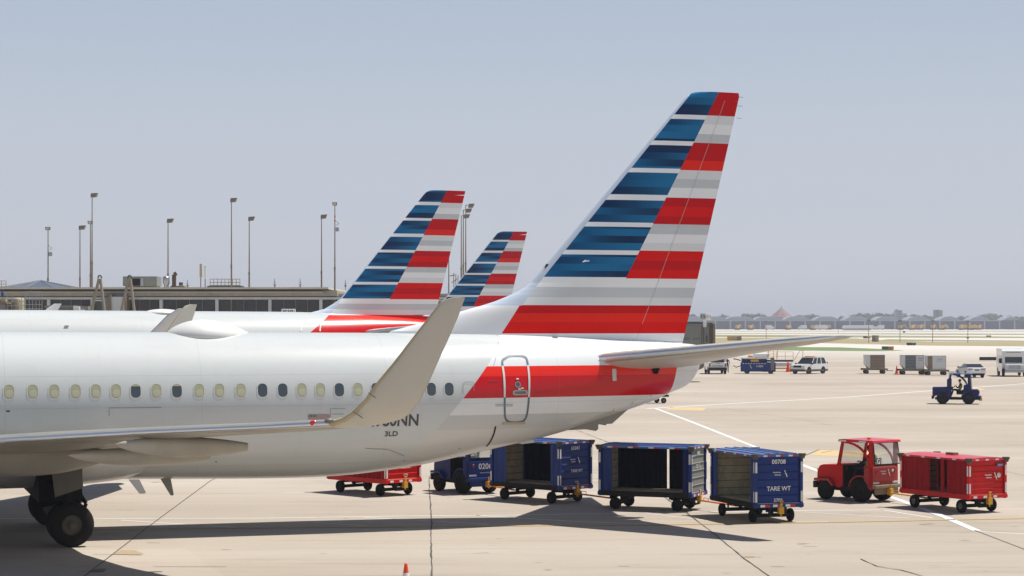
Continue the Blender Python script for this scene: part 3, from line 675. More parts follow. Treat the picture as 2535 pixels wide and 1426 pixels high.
# rear door
dpts = [(1250,888),(1256,882.5),(1266,880.5),(1290,880.5),(1300,883),(1305,890),(1309,925),(1310,960),(1308,1000),(1304,1030),(1298,1041),(1286,1045),(1268,1046),(1256,1043),(1249,1033),(1249,1000),(1249,960),(1246,920),(1243,897),(1245,890),(1250,888)]
dd = [F1.unproj(P1, x, y) for x, y in dpts]
for _ in range(2): dd = [dd[0]] + [q for p, r_ in zip(dd, dd[1:]) for q in ((p[0]*.75+r_[0]*.25, p[1]*.75+r_[1]*.25), (p[0]*.25+r_[0]*.75, p[1]*.25+r_[1]*.75))] + [dd[-1]]
m = MB(); line_surf(m, dd, 0.055, 0.010, 0, 1); door = m.build('cabin_door', [M['door_line']], A1)
m = MB(); line_surf(m, [F1.unproj(P1, x, y) for x, y in [(1243.8,906),(1247.5,930),(1249,960),(1249,984)]], 0.058, 0.013); m.build('door_edge_stripe', M['decal_white'], door); m = MB(); line_surf(m, [F1.unproj(P1, x, y) for x, y in [(1306.5,904),(1309.6,930),(1310.2,960),(1309,983)]], 0.058, 0.013); m.build('door_edge_stripe', M['decal_white'], door)
a, z = F1.unproj(P1, 1282, 952); m = MB(); ring_surf(m, rrect(a, z, 0.17, 0.17, 0.084), rrect(a, z, 0.12, 0.12, 0.059), 0.011); m.build('porthole_ring', M['silver'], door)
m = MB(); fan_surf(m, rrect(a, z, 0.13, 0.13, 0.064), z, a, 0.009); m.build('porthole_pane', M['dark_pane'], door)
a, z = F1.unproj(P1, 1288, 972); m = MB(); fan_surf(m, rrect(a, z, 0.46, 0.14, 0.06), z, a, 0.010, 0); fan_surf(m, rrect(a, z, 0.36, 0.07, 0.03), z, a, 0.014, 1); m.build('door_handle', [M['silver'], M['steel']], door)
for x, y in ((1281,938),(1286,963),(1293,961)):
    m = MB(); a, z = F1.unproj(P1, x, y); fan_surf(m, rrect(a, z, 0.08, 0.04, 0.015), z, a, 0.011); m.build('door_placard', M['decal_white'], door)
a, z = F1.unproj(P1, 1272, 1047.5); m = MB(); fan_surf(m, rrect(a, z, 0.72, 0.07, 0.01), z, a, 0.012); m.build('door_sill', M['door_beige'], A1)
# registration, small code, flag
nrm = lambda off: (lambda p: Vector(F1.side(p[0], p[2], off)))
def body_text(s_, px, py, hpx, name, mat, sx=1.0):
    a, z = F1.unproj(P1, px, py); h = hpx / 90.0; m = MB()
    put_text(m, s_, (a, 0, z), (1,0,0), (0,0,1), h, 0, 'r', sx, nrm(0.011)); return m.build(name, mat, A1)
body_text('N980NN', 1035, 1053, 29, 'registration_text', M['dark_paint'], 0.92)
body_text('3LD', 984, 1079, 12.5, 'tail_code_text', M['dark_paint'], 1.15)
m = MB(); fa0, fz1 = F1.unproj(P1, 763, 1026.5); fa1, fz0 = F1.unproj(P1, 816, 1038); mid = fa0 + (fa1 - fa0) * 0.38
def fq(m, x0, x1, z0, z1, mi, off):
    m.add([F1.side(x0,z0,off),F1.side(x1,z0,off),F1.side(x1,z1,off),F1.side(x0,z1,off)], [(0,1,2,3)], mi)
fq(m, fa0, fa1, fz0, fz1, 0, 0.008); hh = (fz1 - fz0) / 13
for i in range(0, 13, 2): fq(m, fa0 if i < 6 else mid, fa1, fz0 + i*hh, fz0 + (i+1)*hh, 1, 0.011)
fq(m, fa0, mid, fz0 + 6*hh, fz1, 2, 0.014)
for i in range(5):
    for j in range(4): q0 = fa0 + 0.02 + i*(mid-fa0)/5.2; q1 = fz0 + 6.4*hh + j*(fz1-fz0-6.4*hh)/4; fq(m, q0, q0+0.014, q1, q1+0.012, 0, 0.017)
m.build('flag', [M['decal_white'], M['flag_red'], M['flag_blue']], A1)
# wipe guard strip, small vents, cable cover lines
m = MB(); line_surf(m, [F1.unproj(P1, x, y) for x, y in [(1227,1055),(1222,1075),(1213,1094),(1204,1105)]], 0.045, 0.012, 0, 5); m.build('black_guard_strip', M['black'], A1)
m = MB()
for x, y, w_, h_ in ((20,1018,0.09,0.045),(1332,971,0.05,0.05),(1611,979,0.015,0.07),(1565,997,0.015,0.08),(1519,1014,0.015,0.08),(1483,881,0.05,0.015),(1483,893,0.05,0.015),(1138,1110,0.05,0.02),(1001,1140,0.04,0.02),(535,1143,0.05,0.03),(1222,943,0.30,0.02),(1243,950,0.07,0.03)):
    m = MB(); a, z = F1.unproj(P1, x, y); fan_surf(m, rrect(a, z, w_, h_, min(w_,h_)*0.4), z, a, 0.008); m.build('body_vent', M['dark_paint'], A1)
m = MB()
for x0, y0, x1, y1 in ((1217,867,1308,871),(1230,830,1222,905)):
    m = MB(); line_surf(m, [F1.unproj(P1,x0,y0), F1.unproj(P1,x1,y1)], 0.012, 0.006); m.build('access_panel_line', M['door_line'], A1)
for x, y in ((1572,853),(1571,862)):
    a, z = F1.unproj(P1, x, y); m = MB(); fan_surf(m, rrect(a, z, 0.10, 0.09, 0.01), z, a, 0.01); m.build('access_panel', M['silver'], A1)
# tailplane cut-out plate, trim slot
a, z = F1.unproj(P1, 1519, 880); m = MB(); fan_surf(m, rrect(a, z, 0.13, 0.20, 0.02), z, a, 0.012); m.build('trim_scale_plate', M['steel'], A1)
a, z = F1.unproj(P1, 1521, 928); m = MB(); fan_surf(m, rrect(a, z, 0.13, 0.34, 0.02), z, a, 0.012); m.build('trim_scale_plate', M['pearl'], A1)
a, z = P1.un(1618, 921, 0.6); m = MB(); m.prism([(a-0.12,-0.45,z+0.12),(a+0.12,-0.45,z+0.12),(a+0.05,-0.45,z-0.05),(a-0.05,-0.45,z-0.05)], (0,-0.35,0)); m.build('hinge_fitting', M['black'], A1)
# exhaust cone of the auxiliary unit
zc, hz, hw = F1.at(aend - 0.05); m = MB(); m.lathe([(0.30,-0.75),(0.22,-0.1),(0.17,0.08),(0.14,0.08),(0.12,-0.2)], (aend - 0.08, 0, zc - 0.20), (1,0,0.10), 20); m.build('exhaust_outlet', M['steel'], A1)
# tail skid and belly blades
def blade(name, pts, b, th, mat):
    m = MB(); P_ = [P1.un(x, y, b) for x, y in pts]; m.prism([(a_, -b - th/2, z_) for a_, z_ in P_], (0, th, 0)); return m.build(name, mat, A1, bevel=0.01)
blade('belly_blade_antenna', [(318,1187),(345,1187),(361,1219),(358,1222),(345,1222)], 0.9, 0.05, M['pearl'])
blade('belly_blade_antenna', [(395,1182),(421,1178),(430,1224),(427,1227),(422,1226)], 0.0, 0.05, M['wing_gray'])
blade('tail_skid', [(1270,1094),(1314,1084),(1321,1095),(1290,1099)], 0.0, 0.22, M['pearl'])
blade('belly_strake', [(1402,1064),(1548,1012),(1508,1048),(1474,1050),(1474,1061),(1468,1066),(1462,1064),(1440,1062)], 0.0, 0.5, M['wing_gray'])
blade('drain_mast', [(1483,1046),(1500,1050),(1500,1053),(1486,1051)], 0.0, 0.06, M['steel'])
# satellite dome on the crown
def dome(A, pose, fus, x0, x1, yt, yb, name='antenna_dome'):
    a0, _ = pose.un(x0, yb, 0); a1, _ = pose.un(x1, yb, 0); zt_ = pose.un((x0+x1)/2, yt, 0)[1]; m = MB(); rg = []
    for i in range(25):
        u = i / 24; q = max(0.02, math.sin(math.pi * u ** 0.80) ** 0.75); a = a0 + (a1 - a0) * u; zc = fus.at(a)[0] + fus.at(a)[1] - 0.12
        rg.append([(a, 0.78 * q * math.cos(t), zc + (zt_ - zc) * q * max(math.sin(t), -0.1)) for t in [2*math.pi*j/28 for j in range(28)]])
    m.rings(rg, 0, True, True); m.build(name, M['white'], A)
dome(A1, P1, F1, 408, 628, 791.5, 822)
# wing tip lights, static wicks
a, z = P1.un(777, 1047, 16.3); m = MB(); m.lathe([(0.0,-0.10),(0.05,-0.06),(0.06,0),(0.05,0.06),(0,0.10)], (a, -16.32, z), (1,0,0), 12); m.build('red_position_light', M['nav_red'], A1)
a, z = P1.un(814, 1042, 16.9); m = MB(); m.lathe([(0.0,-0.10),(0.045,-0.06),(0.055,0),(0.045,0.06),(0,0.10)], (a, -16.9, z), (1,0,0.1), 12); m.build('wing_tip_lamp', M['steel'], A1)
for x, y in ((1830,240),(1829,262),(1826,292)):
    a, z = P1.un(x, y, 0); m = MB(); m.cyl((a-0.03,0,z),(a+0.12,0,z-0.01),0.006,n=5); m.build('static_wick', M['black'], A1)
a, z = P1.un(1443, 648, 0); m = MB(); m.prism([(a-0.1,-0.2,z-0.02),(a+0.08,-0.2,z+0.0),(a+0.08,-0.2,z+0.03),(a-0.02,-0.2,z+0.04)], (0,-0.15,0)); m.build('fin_blade_antenna', M['white'], A1)
a, z = P1.un(1355, 661, 0); m = MB(); m.hexa([(a-0.10,-0.07,z-0.02),(a+0.02,-0.07,z-0.10),(a+0.02,0.07,z-0.10),(a-0.10,0.07,z-0.02),(a-0.02,-0.07,z+0.09),(a+0.10,-0.07,z+0.01),(a+0.10,0.07,z+0.01),(a-0.02,0.07,z+0.09)]); m.build('fin_leading_fitting', M['black'], A1)

# ------------- second and third airliners
def far_airliner(k, name, label, al, Yc, pts, extra):
    """the same type seen further off: tail marks at px of its own, body from the same proportions"""
    (x_te, y_top), s = pts['te_top'], F / Yc
    pose = Pose(39.1, (x_te - CX) * Yc / F, Yc, al)
    zc = extra['crown']; d = zc - 1.9
    crown = [(0.0,3.1),(0.35,3.7),(1.4,4.5),(2.6,5.2),(4.2,5.75),(6.5,zc),(29,zc),(32,zc-0.05),(35,zc-0.2),(37.2,zc-0.42),(38.2,zc-0.62),(38.6,zc-0.85)]
    belly = [(0.0,3.0),(0.35,2.6),(1.4,2.2),(2.6,2.0),(4.2,1.9),(6.5,1.9),(27,1.9),(29,2.15),(32,3.0),(35,3.95),(37.2,4.65),(38.2,4.95),(38.6,5.05)]
    fus = Fuse(crown, belly, [(0,0.05),(0.35,0.65),(1.4,1.2),(2.6,1.6),(4.2,1.85),(6.5,1.97),(27,1.97),(29,1.9),(31,1.72),(33,1.4),(35,1.0),(36.6,0.66),(37.6,0.42),(38.6,0.15)])
    yf = pts['yf']
    fm = livery(name + '_fin_livery', pose, yf, pts['diag'], pts['lestripe'], pts['lowd'])
    zr = pose.un(pts['lowd'][0][0], pts['lowd'][0][1], 0)[1]
    dline = [pose.un(*pts['lowd'][0]), pose.un(*pts['lowd'][1])]
    bm = body_paint(name + '_body_paint', dline, (zc - 1.1, zr), zc - 0.45, (zc-1.8, zc-2.4), [(38.9, 5.0), (38.2, 3.5)])
    stab = [(0.5,33.2,37.2,5.1,0.45,0.0),(1.2,33.6,37.3,5.2,0.4,0.0),(6.6,37.3,38.7,5.75,0.16,0.0),(6.75,37.6,38.75,5.77,0.08,0.0)]
    wg = [(0.0,12.6,20.4,2.4,5,0.95,0.0),(1.95,13.6,20.2,2.6,5,0.85,0.0),(6.0,16.3,20.9,3.0,5,0.6,0.0),(12.0,20.0,22.95,3.55,5,0.33,0.0),(16.2,22.6,24.4,3.98,8,0.2,0.0)]
    wg += [(16.7,23.2,24.75,4.12,30,0.16,0.0),(17.0,23.75,25.0,4.45,60,0.13,0.0),(17.15,24.2,25.2,4.9,76,0.11,0.0),(17.4,25.2,25.85,extra['wl']-0.25,80,0.08,0.0),(17.43,25.6,26.0,extra['wl'],80,0.04,0.0)]
    wg = [(b, a0 + extra.get('wsh', 0), a1 + extra.get('wsh', 0), *r) for b, a0, a1, *r in wg]
    sp = dict(le=pts['le'], te=pts['te'], hinge=pts['hinge'], fin_rows=pts['rows'], rudtop=pts['rows'][3]+0.1, rudbot=pts['rows'][-3]-0.1, stab=stab, wing=wg, wl0=4, wlmat=M['white'], wllemat=M['le_metal'],
              canoes=[(8.5,18.5,22.3,3.0,0.3,0.2),(12,20.5,24,3.4,0.28,0.18)], eng=(5.75,12.4,1.9), engmat=M['white'], gear=(20.6,3.4,0.58), fairing=(11.5,23.5,1.75,2.15), bank=extra.get('bank', 0))
    A = airliner(name, label, pose, fus, bm, fm, sp, 'airliners parked at the gates', False)
    for i in range(0, 34):
        a = 8.2 + i * 0.62
        m = MB(); n = rrect(a, 4.35, 0.25, 0.34, 0.12, 4); m.add([fus.side(x, z, 0.01) for x, z in n], [list(range(len(n)))[::-1]]); m.build('cabin_window', M['dark_pane'], A)
    return A, pose, fus
yf2 = lambda y: 502 + 0.591 * (y - 286.4)
p2 = dict(te_top=(1152,472), yf=yf2, diag=[(1105.5,472),(962,739.7)], lestripe=[(1056,472),(845,740)], lowd=[(806,780),(757,816)],
          le=[(471,1068),(472.5,1062),(475,1056),(482,1049),(740,842),(752,825),(765,803),(771,780),(776,758),(790,740)], te=[(471,1151),(472,1152),(739,1087),(800,1072)], hinge=[(471,1126),(739,1036),(800,1015)],
          rows=[471,472.5,475,480,482,500,520,540,560,580,600,620,640,660,680,700,720,740,746,752,758,765,771,776,779,785,790,796])
A2, P2, F2 = far_airliner(2, 'airliner', 'middle airliner with striped tail, seen between the nearest airliner and the low concourse', 20, 104.0, p2, dict(crown=6.20, wl=6.22, wsh=-4.2, bank=0.028))
yf3 = lambda y: 594.9 + 0.407 * (y - 286.4)
p3 = dict(te_top=(1304.7,574), yf=yf3, diag=[(1271,574.7),(1170,759)], lestripe=[(1234,574),(1087,760)], lowd=[(1062,787),(1040,812)],
          le=[(573,1243),(574.3,1239),(576,1234),(580,1229),(760,1084),(770,1070),(780,1052),(786,1030),(792,1010),(800,1000)], te=[(573,1304),(574,1304.7),(760,1259),(800,1249)], hinge=[(573,1287),(760,1222),(800,1208)],
          rows=[573,574.3,576,579,581,595,610,625,640,655,670,685,700,715,730,745,760,765,770,776,780,786,790,794])
A3, P3, F3 = far_airliner(3, 'airliner', 'farthest airliner, only its striped tail showing behind the nearest tail', 13, 152.0, p3, dict(crown=6.0, wl=6.2))
dome(A2, P2, F2, 352, 470, 765, 774)
# rear door frame outline on the second airliner
m = MB(); q = [(745,820),(747,803),(752,800),(788,800),(794,803),(792,820)]
q = [F2.unproj(P2, x, y) for x, y in q]; L_ = []; Q_ = []
for i, p_ in enumerate(q):
    a_ = q[max(i-1,0)]; b_ = q[min(i+1,len(q)-1)]; dx, dz = b_[0]-a_[0], b_[1]-a_[1]; l_ = math.hypot(dx,dz); nx, nz = -dz/l_*0.03, dx/l_*0.03
    L_.append(F2.side(p_[0]+nx, p_[1]+nz, 0.015)); Q_.append(F2.side(p_[0]-nx, p_[1]-nz, 0.015))
m.add(L_ + Q_, [(i, i+1, 7+i, 6+i) for i in range(5)]); m.build('cabin_door', M['decal_white'], A2)
m = MB(); q = [F2.unproj(P2, x, y) for x, y in ((157,813),(160,806),(171,806),(168,813))]; m.add([F2.side(a_, z_, 0.012) for a_, z_ in q], [(0,1,2,3)]); m.build('roof_marking', M['dark_paint'], A2)


m = MB(); pp = []
for y in range(250, 824, 24):
    ah, zh = P1.un(interp(HG1, y), y); al_, _ = P1.un(interp(LE1, y), y); at_, _ = P1.un(interp(TE1, y), y); th_ = 0.20 + 0.34 * (P1.un(1800, 227)[1] - zh) / (P1.un(1800, 227)[1] - P1.un(950, 868)[1])
    pp.append(Vector((ah, -(th_ * naca((ah - al_) / (at_ - al_)) + 0.008), zh)))
for p_, q_ in zip(pp, pp[1:]): m.cyl(p_, q_, 0.006, n=5)
m.build('rudder_hinge_line', M['win_frame'], A1)
# faint hatch outlines, seams on the upswept tip
for pts in ([(818,1034),(818,1012),(855,1012)],[(823,1025),(850,1025)],[(1226,1001),(1268,1001),(1268,1005),(1226,1005)],[(1146,975),(1146,950),(1152,946),(1168,946),(1173,950),(1173,968)],[(905,1110),(960,1112),(1000,1128)],[(270,1030),(270,1010),(400,1009)]):
    m = MB(); line_surf(m, [F1.unproj(P1, x, y) for x, y in pts], 0.014, 0.012); m.build('hatch_outline', M['seam_gray'], A1)
def on_wl(px, py, b): a_, z_ = P1.un(px, py, b); return Vector((a_, -b, z_))
for q0, q1 in (((912,972,17.62),(930,985,17.60)),((873,1018,17.40),(898,1035,17.35))):
    m = MB(); m.cyl(on_wl(*q0), on_wl(*q1), 0.008, n=5); m.build('winglet_seam', M['dark_paint'], A1)
# ---------------------------------------------------------------- small shared pieces
def wheel_part(parent, x, y, r, w_, rimmat='rim', yaw=0.0):
    ax = (math.sin(yaw), math.cos(yaw), 0)
    m = MB(); m.lathe([(r*0.5,-w_/2),(r*0.86,-w_/2),(r*0.97,-w_*0.38),(r,-w_*0.2),(r,w_*0.2),(r*0.97,w_*0.38),(r*0.86,w_/2),(r*0.5,w_/2),(r*0.5,-w_/2)], (x, y, r), ax, 24); t = m.build('wheel', M['rubber'], parent)
    m = MB(); m.lathe([(0.0,-w_*0.3),(r*0.18,-w_*0.42),(r*0.2,-w_*0.25),(r*0.42,-w_*0.2),(r*0.5,-w_*0.44),(r*0.5,w_*0.44),(r*0.42,w_*0.2),(r*0.2,w_*0.25),(r*0.18,w_*0.42),(0.0,w_*0.3)], (x, y, r), ax, 16); m.build('rim', M[rimmat], t)
    return t
def logo(mb, org, ex, ey, h, mi=0, flip=1):
    """slanted tail-like emblem: two leaning blades meeting at the middle"""
    o = Vector(org); ex = Vector(ex); ey = Vector(ey); f = lambda u, v: o + ex * (u * h) + ey * (v * h)
    mb.add([f(-0.28,0.5), f(-0.12,0.5), f(0.06,0.02), f(-0.10,0.10)], [(0,1,2,3)], mi)
    mb.add([f(-0.06,0.05), f(0.12,0.0), f(0.30,-0.5), f(0.14,-0.5)], [(0,3,2,1)], mi)
    mb.add([f(-0.20,-0.02), f(-0.02,0.04), f(0.02,-0.08), f(-0.10,-0.10)], [(0,3,2,1)], mi)
def wavy(mb, x0, x1, y, z0, z1, amp=0.03, n=None, mi=0, ph=0.0):
    n = n or max(10, int((x1 - x0) / 0.025)); L = []; 
    for i in range(n + 1):
        u = i / n; yy = y + amp * math.sin(u * (x1 - x0) * 26 + ph) + amp * 0.5 * math.sin(u * (x1-x0) * 61 + ph * 2); L.append((x0 + (x1 - x0) * u, yy))
    V = [(x, yy, z0) for x, yy in L] + [(x, y + (yy - y) * 0.5, z1) for x, yy in L] + [(x, yy + 0.012, z0) for x, yy in L] + [(x, y + (yy - y) * 0.5 + 0.012, z1) for x, yy in L]; k = n + 1
    mb.add(V, [(i, i+1, k+i+1, k+i) for i in range(n)] + [(2*k+i, 3*k+i, 3*k+i+1, 2*k+i+1) for i in range(n)], mi, True)

def cart(label, corner, th, body, roofm, curt, H=1.97, L=3.0, W=1.42, texts=(), rf='rw', near_c=(), far_c=(), bar_to=None, wheel_rim='chassis', bump='bumper', endmat=None, wr=0.185, group='baggage carts'):
    th = R(th); ex = Vector((math.cos(th), math.sin(th), 0)); ey = Vector((-math.sin(th), math.cos(th), 0))
    c = corner - ex * (L/2) + ey * (W/2); c.z = 0
    A = thing('baggage_cart', label, 'baggage cart', c, th, group)
    zf = 0.50; X, Y = L/2, W/2; B = M[body]
    m = MB(); m.box(-X, X, -Y, Y, zf, zf + 0.07, 0); m.build('floor', [M['wood']], A)
    for s in (-1, 1):
        m = MB(); m.box(-X-0.04, X+0.04, s*Y-0.03, s*Y+0.03, zf-0.08, zf+0.075); m.build('side_sill', M['chassis'] if body == 'blue' else B, A, bevel=0.008)
    for q_ in (X, -X-0.07): m = MB(); m.box(q_, q_+0.07, -Y-0.06, Y+0.06, zf-0.06, zf+0.05); m.build('bumper_bar', B, A, bevel=0.01)
    # end panels with pressed ribs
    zt = H - 0.09; hh = zt - zf - 0.07
    for s in (-1, 1):
        m = MB(); xo = s * (X - 0.025); m.box(min(xo - 0.02, xo + 0.02), max(xo - 0.02, xo + 0.02), -Y+0.07, Y-0.07, zf+0.07, zt)
        p = m.build('end_panel', M[endmat] if endmat else B, A)
        m = MB()
        for i in range(1, 6):
            z = zf + 0.07 + hh * i / 6.0; xa = s * X; m.prism([(xa - s*0.005, -Y+0.10, z-0.025), (xa + s*0.022, -Y+0.10, z), (xa - s*0.005, -Y+0.10, z+0.012)], (0, W-0.20, 0))
        m.build('rib', M[endmat] if endmat else B, p)
        m = MB(); xi = s * (X - 0.055); m.box(min(xi, xi+0.006), max(xi, xi+0.006), -Y+0.07, Y-0.07, zf+0.08, zt-0.01)
        m.build('inner_lining', M['wood'], p)
        m = MB()
        for i in range(1, 6): z = zf + 0.07 + hh * i / 6.0; m.box(xi - 0.008, xi + 0.014, -Y+0.08, Y-0.08, z-0.006, z+0.006)
        m.build('lining_seam', M['joint'], p)
    for sx in (-1, 1):
        for sy in (-1, 1):
            m = MB(); m.box(sx*X-0.05, sx*X+0.05, sy*Y-0.045, sy*Y+0.045, zf-0.05, zt+0.02); m.build('corner_post', B, A, bevel=0.012)
            m = MB(); m.cyl((sx*(X+0.03), sy*(Y+0.02), zt-0.06), (sx*(X+0.03), sy*(Y+0.02), zt+0.02), 0.07, 0.095, 12); m.cyl((sx*(X+0.03), sy*(Y+0.02), zt+0.02), (sx*(X+0.03), sy*(Y+0.02), zt+0.085), 0.115, 0.115, 12)
            m.build('rubber_corner', M[bump], A)
    # roof: shallow crowned sheet with standing seams
    m = MB(); ov = 0.05; pr = [(-Y-ov, zt+0.0), (-Y-ov, zt+0.055), (-Y*0.5, zt+0.09), (0, zt+0.10), (Y*0.5, zt+0.09), (Y+ov, zt+0.055), (Y+ov, zt+0.0)]
    m.prism([(-X-ov, y, z) for y, z in pr], (L + 2*ov, 0, 0)); ro = m.build('roof', M[roofm], A, bevel=0.006)
    m = MB()
    if body == 'blue':
        for i in range(5): y = -Y*0.8 + i * Y*0.4; z = zt + 0.10 - 0.04*(abs(y)/Y)**2; m.box(-X, X, y-0.018, y+0.018, z-0.01, z+0.018)
    else: m.box(-0.2,0.15,-0.1,0.1,zt+0.10,zt+0.16)
    m.build('roof_rib', M[roofm] if body == 'blue' else M['rust_steel'], ro)
    # reflector tape
    def tape(segs, key, nm):
        for v in segs:
            m = MB(); m.add(v, [(0,1,2,3)]); m.build(nm, M[key], A)
    e = 0.004
    def fside(x0, x1, z0, z1): return [(x0,-Y-ov-e,z0),(x1,-Y-ov-e,z0),(x1,-Y-ov-e,z1),(x0,-Y-ov-e,z1)]
    def fend(y0, y1, z0, z1, xx=None): xx = X+ov+e if xx is None else xx; return [(xx,y0,z0),(xx,y1,z0),(xx,y1,z1),(xx,y0,z1)]
    wt, rd = [], []
    for i in range(4):
        x = -X + 0.25 + i * (L-0.5)/3.6; wt.append(fside(x, x+0.16, zt+0.005, zt+0.05)); rd.append(fside(x+0.16, x+0.34, zt+0.005, zt+0.05))
    for i in range(3):
        y = -Y + 0.22 + i * (W-0.4)/2.6; wt.append(fend(y, y+0.13, zt+0.005, zt+0.05)); rd.append(fend(y+0.13, y+0.25, zt+0.005, zt+0.05))
        wt.append(fend(y-0.1, y+0.04, zf-0.04, zf+0.03, X+0.07+e)); rd.append(fend(y+0.04, y+0.2, zf-0.04, zf+0.03, X+0.07+e))
    for sy in (-1, 1):
        for z in (zf+0.1, zt-0.45): wt.append(fend(sy*Y-0.03, sy*Y+0.03, z, z+0.3, X+0.05+e))
    for z in (zf+0.1, zt-0.45): wt.append([(X-0.035,-Y-0.045-e,z),(X+0.025,-Y-0.045-e,z),(X+0.025,-Y-0.045-e,z+0.3),(X-0.035,-Y-0.045-e,z+0.3)]); wt.append([(-X-0.03,-Y-0.045-e,z),(-X+0.03,-Y-0.045-e,z),(-X+0.03,-Y-0.045-e,z+0.3),(-X-0.03,-Y-0.045-e,z+0.3)])
    if rf == 'w': tape(wt[::1], 'decal_white', 'reflective_tape')
    else: tape(wt, 'decal_white', 'reflective_tape'); tape(rd, 'decal_red', 'red_reflective_tape')
    # curtains
    for (x0, x1, k) in near_c:
        m = MB(); wavy(m, x0, x1, -Y-0.005, zf+0.06, zt-0.02, 0.025, ph=x0*7); m.build('curtain', M[k], A)
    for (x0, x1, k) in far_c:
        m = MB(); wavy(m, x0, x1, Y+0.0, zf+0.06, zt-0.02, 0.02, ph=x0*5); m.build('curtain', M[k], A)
    # running gear
    for sx in (-1, 1):
        m = MB(); x = sx*(X-0.45); m.box(x-0.05,x+0.05,-Y+0.14,Y-0.14,wr-0.05,wr+0.05); m.box(x-0.22,x+0.22,-0.22,0.22,zf-0.14,zf-0.08); m.cyl((x,0,wr),(x,0,zf-0.1),0.06); m.box(x-0.3,x-0.24,-0.3,0.3,zf-0.2,zf-0.06); m.box(x+0.24,x+0.3,-0.3,0.3,zf-0.2,zf-0.06)
        m.bar([(x-0.27,-0.28,zf-0.16),(x,-0.4,wr+0.02)],0.025); m.bar([(x+0.27,0.28,zf-0.16),(x,0.4,wr+0.02)],0.025)
        m.build('axle', M['chassis'], A)
        for sy in (-1, 1): wheel_part(A, x, sy*(Y-0.12), wr, 0.12, wheel_rim)
    m = MB(); m.box(X-0.9, X-0.02, -0.05, 0.05, zf-0.2, zf-0.08); m.box(X-0.08, X-0.02, -0.28, -0.22, zf-0.3, zf-0.05); m.box(X-0.08, X-0.02, 0.22, 0.28, zf-0.3, zf-0.05); m.box(X-0.08, X-0.02, -0.28, 0.28, zf-0.33, zf-0.28); m.build('hitch_frame', M['chassis'], A)
    m = MB(); m.box(X-0.02, X+0.10, -0.02, 0.14, 0.26, 0.46); m.box(X+0.0, X+0.08, 0.02, 0.10, 0.46, 0.56); m.cyl((X+0.05,0.06,0.2),(X+0.05,0.06,0.62),0.022); m.bar([(X+0.05,0.02,0.62),(X+0.05,0.14,0.62)],0.016); m.build('hitch', M['yellow'], A, bevel=0.01)
    if bar_to is not None:
        inv = Matrix.Rotation(-th, 3, 'Z'); q = inv @ (Vector(bar_to) - c); q.z = 0.30; p = Vector((-X+0.3, 0, 0.26)); d = (q - p); sd = Vector((-d.y, d.x, 0)).normalized() * 0.035
        m = MB(); m.cyl(p + sd, q + sd*0.5, 0.022); m.cyl(p - sd, q - sd*0.5, 0.022); m.lathe([(0.035,-0.03),(0.075,-0.02),(0.075,0.02),(0.035,0.03)], q, (0,0,1), 12); pm = p.lerp(q, 0.8); m.bar([pm - sd, pm - sd + Vector((0,0,0.09)), pm.lerp(q, 0.6) - sd + Vector((0,0,0.09)), pm.lerp(q, 0.6) - sd], 0.01); m.build('tow_bar', M['orange'] if body == 'blue' else M['yellow'], A)
    for (s_, y, z, h, key) in texts:
        m = MB(); xx = X + 0.03
        if s_ == 'logo':
            put_text(m, 'American', (xx, y-0.06, z+0.02), (0,1,0), (0,0,1), h*0.5, 0, 'r'); put_text(m, 'Airlines', (xx, y-0.06, z-h*0.6), (0,1,0), (0,0,1), h*0.5, 0, 'r'); logo(m, (xx, y+0.10, z), (0,1,0), (0,0,1), h*2.1)
        else: put_text(m, s_, (xx, y, z), (0,1,0), (0,0,1), h)
        m.build('logo_text' if s_ == 'logo' else 'number_text', M[key], A)
    return A, c + ex*(X+0.05) + ey*0.06

